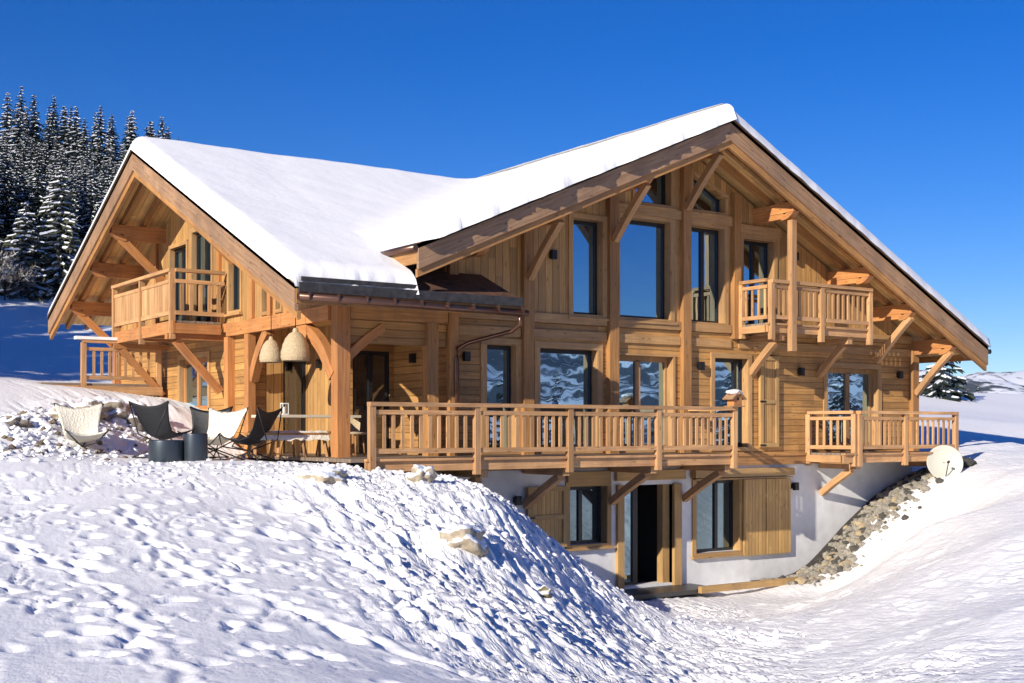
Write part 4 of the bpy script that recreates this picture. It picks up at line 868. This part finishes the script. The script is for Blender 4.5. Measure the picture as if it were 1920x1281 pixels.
sling_chair(7.35, 21.55, cr+2.75, M_BLK, 'black butterfly chair seen from behind, beside the dark round planters')
sling_chair(8.55, 22.75, cr-.1, M_BLK, 'black butterfly chair facing us from the rear, between black and cream chairs')
sling_chair(8.38, 21.7, cr-.35, M_FUR, 'cream sheepskin butterfly chair in the middle of the terrace', fur=True)
sling_chair(8.62, 20.7, cr-1.9, M_BLK, 'black butterfly chair seen side on, turned to the left beside the fur bench')
sling_chair(6.15, 22.2, cr+.5, M_FUR, 'pale butterfly chair apart at the far left beside the rubble snow', fur=True).location.z -= .22
def drum(x, y, r, h, label):
    z = ground_z(x, y)-.02; o = empty('round_planter', (x, y, z), label=label, cat='planter', group='dark round planters in front of the chairs', world=False)
    mb = MB(); mb.lathe([(0, .0), (r*.96, 0), (r, .02), (r, h-.02), (r*.99, h), (r*.93, h), (r*.92, h-.05)], n=40); mb.build('pot', plain('zinc_grey', (.055, .07, .085), .38, metal=.55), o, off=(0, 0, 0))
    mb = MB(); blob(mb, (0, 0, h-.06), r*.9, 5, 2, (1, 1, .12), .25); mb.build('snow_fill', M_SNOW, o, off=(0, 0, 0), weld=True)
drum(7.0, 20.35, .29, .37, 'wide low round planter at the left in front of the black chair'); drum(7.42, 20.15, .2, .47, 'narrower taller round planter beside the wide low one')
# table, bench with fur, wicker chair, lantern
tb = empty('dining_table', (10.25, 21.9, 0), label='wooden dining table with pale top under the wicker lamps', cat='table', world=False)
mb = MB(); mb.bx(-.95, .95, -.4, .4, .72, .77); mb.build('table_top', plain('pale_table_top', (.68, .60, .45), .6, var=.1), tb, off=(0, 0, 0))
for sx in (-.85, .85):
    for sy in (-.32, .32): mb = MB(); mb.bx(sx-.04, sx+.04, sy-.04, sy+.04, .0, .719); mb.build('leg', W_BEAM, tb, off=(0, 0, 0))
bn = empty('bench', (9.35, 20.75, 0), label='low bench on trestle legs covered with cream fur in front of the table', cat='bench', world=False)
mb = MB(); mb.bx(-.75, .75, -.17, .17, .4, .44); mb.build('seat', W_BEAM, bn, off=(0, 0, 0))
for sx in (-.65, -.22, .22, .65):
    for sy in (-.14, .14): mb = MB(); mb.beam((sx, sy*.6, .4), (sx+.05*(1 if sx > 0 else -1), sy*1.2, 0), .05, .05); mb.build('leg', W_BEAM, bn, off=(0, 0, 0))
mb = MB(); rr_ = random.Random(2); nx = 30
for i in range(nx):
    for j in range(8):
        f = lambda a, b_: Vector((-.72+1.44*a/nx, -.2+.4*b_/8, .47-.12*abs(b_/8*2-1)**4+.02*noise.noise(Vector((a*.5, b_*.8, 3)))+(-.07 if b_ in (0, 8) else 0)*(.6+.6*noise.noise(Vector((a*.4, b_, 1))))))
        mb.quad([f(i, j), f(i+1, j), f(i+1, j+1), f(i, j+1)], [(0, 0)]*4, 0, True)
tag(mb.build('fur_throw', M_FUR, off=(0, 0, 0)), 'cream fur throw spread over the low bench', 'throw').location = (9.35, 20.75, 0)
wc = empty('wicker_chair', (10.75, 20.98, 0), cr+1.2, 'pale wicker chair tucked behind the big corner post', 'chair', world=False)
mb = MB(); mb.lathe([(.0, .4), (.25, .4), (.27, .44), (0, .46)], n=24); mb.build('seat', M_WICK, wc, off=(0, 0, 0))
mb = MB()
for k in range(14):
    a, b_ = math.pi*(k/14), math.pi*((k+1)/14)
    mb.quad([(.27*math.cos(a), .27*math.sin(a), .42), (.27*math.cos(b_), .27*math.sin(b_), .42), (.31*math.cos(b_), .31*math.sin(b_), .62+.2*math.sin(b_)), (.31*math.cos(a), .31*math.sin(a), .62+.2*math.sin(a))], [(0, 0)]*4, 0, True)
mb.build('backrest', M_WICK, wc, off=(0, 0, 0))
for a in (.8, 2.3, 3.9, 5.5): mb = MB(); mb.tube([(.2*math.cos(a), .2*math.sin(a), .41), (.24*math.cos(a), .24*math.sin(a), 0)], .018, 8); mb.build('leg', W_BEAM, wc, off=(0, 0, 0))
for i, (x, y, lb) in enumerate(((10.35, 21.3, 'round wooden stool nearest the big post at the dining table'), (9.6, 21.25, 'round wooden stool at the left end of the dining table'))):
    st_ = empty('stool', (x, y, 0), label=lb, cat='stool', group='stools at the dining table', world=False)
    mb = MB(); mb.lathe([(0, .42), (.17, .42), (.18, .44), (.17, .47), (0, .475)], n=20); mb.build('seat', W_ORANGE, st_, off=(0, 0, 0))
    for a in (.6, 2.7, 4.8): mb = MB(); mb.tube([(.1*math.cos(a), .1*math.sin(a), .42), (.17*math.cos(a), .17*math.sin(a), 0)], .02, 8); mb.build('leg', W_BEAM, st_, off=(0, 0, 0))
lt = empty('lantern', (9.75, 21.8, .772), label='small white lantern standing on the dining table', cat='lantern', world=False)
M_WHT = plain('white_enamel', (.75, .75, .72), .4)
mb = MB(); mb.bx(-.06, .06, -.06, .06, 0, .02); mb.bx(-.06, .06, -.06, .06, .2, .22)
for sx in (-.055, .055):
    for sy in (-.055, .055): mb.bx(sx-.006, sx+.006, sy-.006, sy+.006, .02, .2)
mb.build('cage', M_WHT, lt, off=(0, 0, 0)); mb = MB(); mb.lathe([(0, .02), (.035, .02), (.035, .14), (0, .145)], n=14); mb.build('candle', plain('wax', (.8, .76, .66), .6), lt, off=(0, 0, 0))

# ------------------------------------------------------------------ trees
M_BARK = plain('spruce_bark', (.07, .05, .04), .9, bump=.6, bs=10)
M_NEED = plain('spruce_needles', (.012, .024, .019), .8, var=.4, bs=2); M_TSNOW = plain('snow_on_branches', (.82, .85, .9), .7)
def spruce_mesh(H, Rm, seed, whorls=34, snowp=.5, per=10, hmin=.04):
    rr = random.Random(seed); mb = MB()
    for k in range(whorls):
        f = k/whorls; z = H*(hmin+(1-hmin)*f); r = Rm*(1-f)**.85*rr.uniform(.8, 1.12)+.12
        n = max(4, int(per*(1-f*.55)))
        for b_ in range(n):
            a = 2*math.pi*(b_+rr.random()*.9)/n; L = r*rr.uniform(.65, 1.12); d = Vector((math.cos(a), math.sin(a), 0)); s_ = Vector((-d.y, d.x, 0))
            zz = z+rr.uniform(-.3, .3)*H/whorls; droop = L*rr.uniform(.25, .5); wd = L*.17+.1; prev = None
            for q in range(4):
                t_ = q/3; c = d*L*t_+Vector((0, 0, zz-droop*t_**1.2+.12*L*t_*t_)); ww = wd*(1-.75*t_)*(1 if q else .5)
                cur = (c-s_*ww-Vector((0, 0, ww*.55)), c, c+s_*ww-Vector((0, 0, ww*.55)))
                if prev:
                    mb.quad([prev[0], prev[1], cur[1], cur[0]], [(0, 0)]*4); mb.quad([prev[1], prev[2], cur[2], cur[1]], [(0, 0)]*4)
                    if rr.random() < snowp:
                        u = Vector((0, 0, .05+.03*L)); sh = rr.uniform(.25, .85)
                        A = [prev[1]+(prev[0]-prev[1])*sh+u*.6, prev[1]+u, prev[1]+(prev[2]-prev[1])*sh+u*.6, cur[1]+(cur[2]-cur[1])*sh+u*.4, cur[1]+u*.8, cur[1]+(cur[0]-cur[1])*sh+u*.4]
                        mb.quad([A[0], A[1], A[4], A[5]], [(0, 0)]*4, 1); mb.quad([A[1], A[2], A[3], A[4]], [(0, 0)]*4, 1)
                    for sg in (-1, 1):   # hanging twigs
                        e = cur[1]+s_*sg*ww*rr.uniform(1, 2.1)+d*rr.uniform(-.1, .2)*L-Vector((0, 0, rr.uniform(.08, .2)*L+.05))
                        mb.quad([prev[1], cur[1], e], [(0, 0)]*3)
                prev = cur
    return mb
def mk_tree(H, Rm, seed, label, cat='tree', name='spruce_tree', **k):
    o = empty(name, (0, 0, 0), label=label, cat=cat, world=False)
    mb = MB(); mb.tube([(0, 0, -.6), (0, 0, H*.5), (0, 0, H*.98)], 1, 8, rads=[H*.016, H*.01, .02]); mb.build('trunk', M_BARK, o, off=(0, 0, 0))
    c = spruce_mesh(H, Rm, seed, **k).build('crown', [M_NEED, M_TSNOW], o, off=(0, 0, 0)); return o
protos = [mk_tree(15, 2.9, 101, '', snowp=.5, whorls=44, per=13), mk_tree(17, 3.0, 102, '', snowp=.42, whorls=50, per=13), mk_tree(13, 2.8, 103, '', snowp=.62, whorls=38, per=13), mk_tree(16, 3.4, 104, '', snowp=.36, whorls=44, per=12)]
def cw(a, b): return (CS*a+SN*b, -SN*a+CS*b)
def macro_z(x, y): return ground_z(x, y)
used = set(); cnt = 0
def plant(a, b, pi, s, label, group, rz=None):
    x, y = cw(a, b); src = protos[pi]
    o = src if pi not in used else copy_tree(src)
    used.add(pi); o.location = (x, y, ground_z(x, y)-.25); wv = random.uniform(.72, 1.3); o.scale = (s*wv, s*wv, s); o.rotation_euler = (random.uniform(-.03, .03), random.uniform(-.03, .03), random.uniform(0, 6.28) if rz is None else rz)
    tag(o, label, 'tree', group); return o
rt = random.Random(11)
# skyline: photo tops, left to right
TOPS = [(-60,190),(-25,150),(8,165),(32,152),(60,168),(100,172),(128,190),(160,212),(182,200),(212,205),(243,212),(272,228),(306,228),(335,250)]
ORD = ['', '', 'first', 'second', 'third', 'fourth', 'fifth', 'sixth', 'seventh', 'eighth', 'ninth', 'tenth', 'eleventh', 'last']
for i, (px, py) in enumerate(TOPS):
    t_ = 104+rt.uniform(-5, 5); a = (px-960)/2353*t_; x, y = cw(a, t_); g = ground_z(x, y); H = .5+(805-py)*t_/2353-g
    pi = i % 4; Hs = (15, 17, 13, 16)[pi]; plant(a, t_, pi, max(.5, H/Hs), ('tall spruce on the forest skyline, %s counted from the left edge of the photo' % ORD[i] if ORD[i] else 'tall spruce of the forest outside the left edge of the photo, %s' % ['farther out', 'nearer the edge'][i]), 'spruces of the forest behind the left gable')
for row, (t0, top0, top1, n) in enumerate(((101, 185, 240, 20), (97, 215, 300, 20), (90, 270, 350, 20), (82, 330, 420, 19), (74, 390, 460, 18), (67, 430, 490, 16))):
    for i in range(n):
        px = -110+(440 if row < 3 else 400)*(i+.5+rt.uniform(-.35, .35))/n; t_ = t0+rt.uniform(-3, 3); a = (px-960)/2353*t_; x, y = cw(a, t_); g = ground_z(x, y)
        H = .5+(805-rt.uniform(top0, top1))*t_/2353-g; pi = rt.randrange(4); Hs = (15, 17, 13, 16)[pi]; plant(a, t_, pi, min(1.4, max(.45, H/Hs)), 'dark snow-flecked spruce lower on the forested slope behind the left gable', 'spruces of the forest behind the left gable')
# trees outside the frame at the left that throw the blue shade over the slope behind
for i in range(60):
    f = .13+.87*(i//4)/14; a = -22.5-15*f-(i % 4)*2.6; b_ = 15+32*f+(i % 4)*1.1; plant(a+rt.uniform(-.8, .8), b_+rt.uniform(-.8, .8), i % 4, 1.0, 'spruce of the belt standing left of the view', 'spruces left of the view')
for i in range(46):
    f = (i+.5)/46; x = 26+60*f+rt.uniform(-2, 2); y = -34+34*f+rt.uniform(-5, 5); a = CS*x-SN*y; b_ = SN*x+CS*y
    plant(a, b_, i % 4, rt.uniform(.72, 1.02), 'spruce of the belt behind the viewpoint that is mirrored in the lower windows', 'spruces behind the viewpoint')
tp = mk_tree(3.9, 1.5, 201, 'lone snow-laden spruce behind the right end of the chalet', snowp=.5, whorls=15, per=10)
x, y = cw((1763-960)/2353*60, 60); tp.location = (x, y, ground_z(x, y)-.2)
sm = mk_tree(5, 1.2, 202, 'small distant spruce on the right-hand snowfield near the mountains', snowp=.3, whorls=14, per=7)
for i, (px, t_, s) in enumerate(((1812, 120, 1.0), (1824, 122, .8), (1834, 118, 1.05), (1846, 124, .75), (1858, 121, .95), (1872, 126, .6), (1884, 125, .7), (1903, 128, .5))):
    x, y = cw((px-960)/2353*t_, t_); o = sm if i == 0 else copy_tree(sm); o.location = (x, y, max(ground_z(x, y), 805*0+.5+(805-762)*t_/2353-.3)-.0 if False else ground_z(x, y)); o.scale = (s,)*3; tag(o, 'small distant spruce on the right-hand snowfield, %s from the left of the row' % ['first', 'second', 'third', 'fourth', 'fifth', 'sixth', 'seventh', 'last'][i], 'tree', 'small distant spruces at the right')
# frosted broadleaf trees and bushes at the forest edge
M_TWIG = plain('frosted_twigs', (.42, .40, .36), .9); M_TWIGD = plain('brown_twigs', (.13, .10, .075), .9)
def frost_tree(H, Rm, seed, label, px, t_):
    rr = random.Random(seed); x, y = cw((px-960)/2353*t_, t_); o = empty('frosted_tree', (x, y, ground_z(x, y)-.1), label=label, cat='tree', group='frosted bare trees at the forest edge', world=False)
    mb = MB(); tips = []
    mb.tube([(0, 0, -.2), (.05, 0, H*.35), (0, .1, H*.6)], 1, 7, rads=[H*.02, H*.014, H*.008])
    for k in range(22):
        a = rr.uniform(0, 6.28); z0 = H*rr.uniform(.15, .6); e = Vector((math.cos(a)*Rm*rr.uniform(.4, .9), math.sin(a)*Rm*rr.uniform(.4, .9), z0+H*rr.uniform(.15, .38))); mb.tube([(0, 0, z0), tuple(e*.5+Vector((0, 0, z0*.42))), tuple(e)], 1, 5, rads=[.05, .035, .015]); tips.append(e)
    mb.build('trunk', M_BARK, o, off=(0, 0, 0)); mb = MB()
    for k in range(3400):
        th_, ph = rr.uniform(0, 6.28), rr.uniform(-.6, 1.5); r = rr.random()**.45; c = Vector((math.cos(th_)*math.cos(ph)*Rm*r, math.sin(th_)*math.cos(ph)*Rm*r, H*.5+math.sin(ph)*H*.5*r)); c += Vector([noise.noise(c*.8+Vector((i*9, seed, 0)))*1.0 for i in range(3)])
        if noise.noise(c*1.1+Vector((seed, 0, 0))) < -.12: continue
        d = Vector((rr.gauss(0, 1), rr.gauss(0, 1), rr.gauss(.5, 1))).normalized()*rr.uniform(.12, .32); s_ = d.cross(Vector((rr.random(), rr.random(), rr.random()))).normalized()*.035
        mb.quad([c-s_, c+s_, c+d], [(0, 0)]*3, 0 if rr.random() < .62 else 1)
    mb.build('crown', [M_TWIG, M_TWIGD], o, off=(0, 0, 0))
def snow_spruce(H, Rm, seed, px, t_, label):
    o = mk_tree(H, Rm, seed, label, snowp=.85, whorls=22, per=11); x, y = cw((px-960)/2353*t_, t_); o.location = (x, y, ground_z(x, y)-.3); o['group'] = 'snow-laden young spruces at the forest edge'
    for c in o.children:
        if c.name.startswith('crown'): c.data.materials[0] = M_OLIVE
M_OLIVE = plain('olive_needles', (.07, .075, .045), .85, var=.4, bs=2)
snow_spruce(6.8, 2.1, 301, 112, 63, 'broad pale olive spruce loaded with snow, just left of the gable roof'); snow_spruce(5.0, 1.7, 305, 48, 62, 'young spruce loaded with snow between the broad olive one and the left edge')
frost_tree(2.4, 1.5, 302, 'low frosted bush at the left edge of the photo below the spruces', 8, 60); frost_tree(1.8, 1.1, 304, 'small frosted bush close to the left roof edge', 158, 58)

# ------------------------------------------------------------------ thin winter haze
hm = bpy.data.materials.new('winter_haze'); hm.use_nodes = True; t = hm.node_tree
for n in list(t.nodes):
    if n.type == 'BSDF_PRINCIPLED': t.nodes.remove(n)
pv_ = t.nodes.new('ShaderNodeVolumePrincipled'); pv_.inputs['Color'].default_value = (.78, .87, 1, 1); pv_.inputs['Density'].default_value = .00005; pv_.inputs['Anisotropy'].default_value = .1
t.links.new(pv_.outputs[0], t.nodes['Material Output'].inputs['Volume'])
mb = MB(); mb.bx(-3400, 3400, -3400, 3400, -80, 330); tag(mb.build('haze', hm, off=(0, 0, 0)), 'thin pale blue winter haze over the valley', 'haze', kind='stuff')
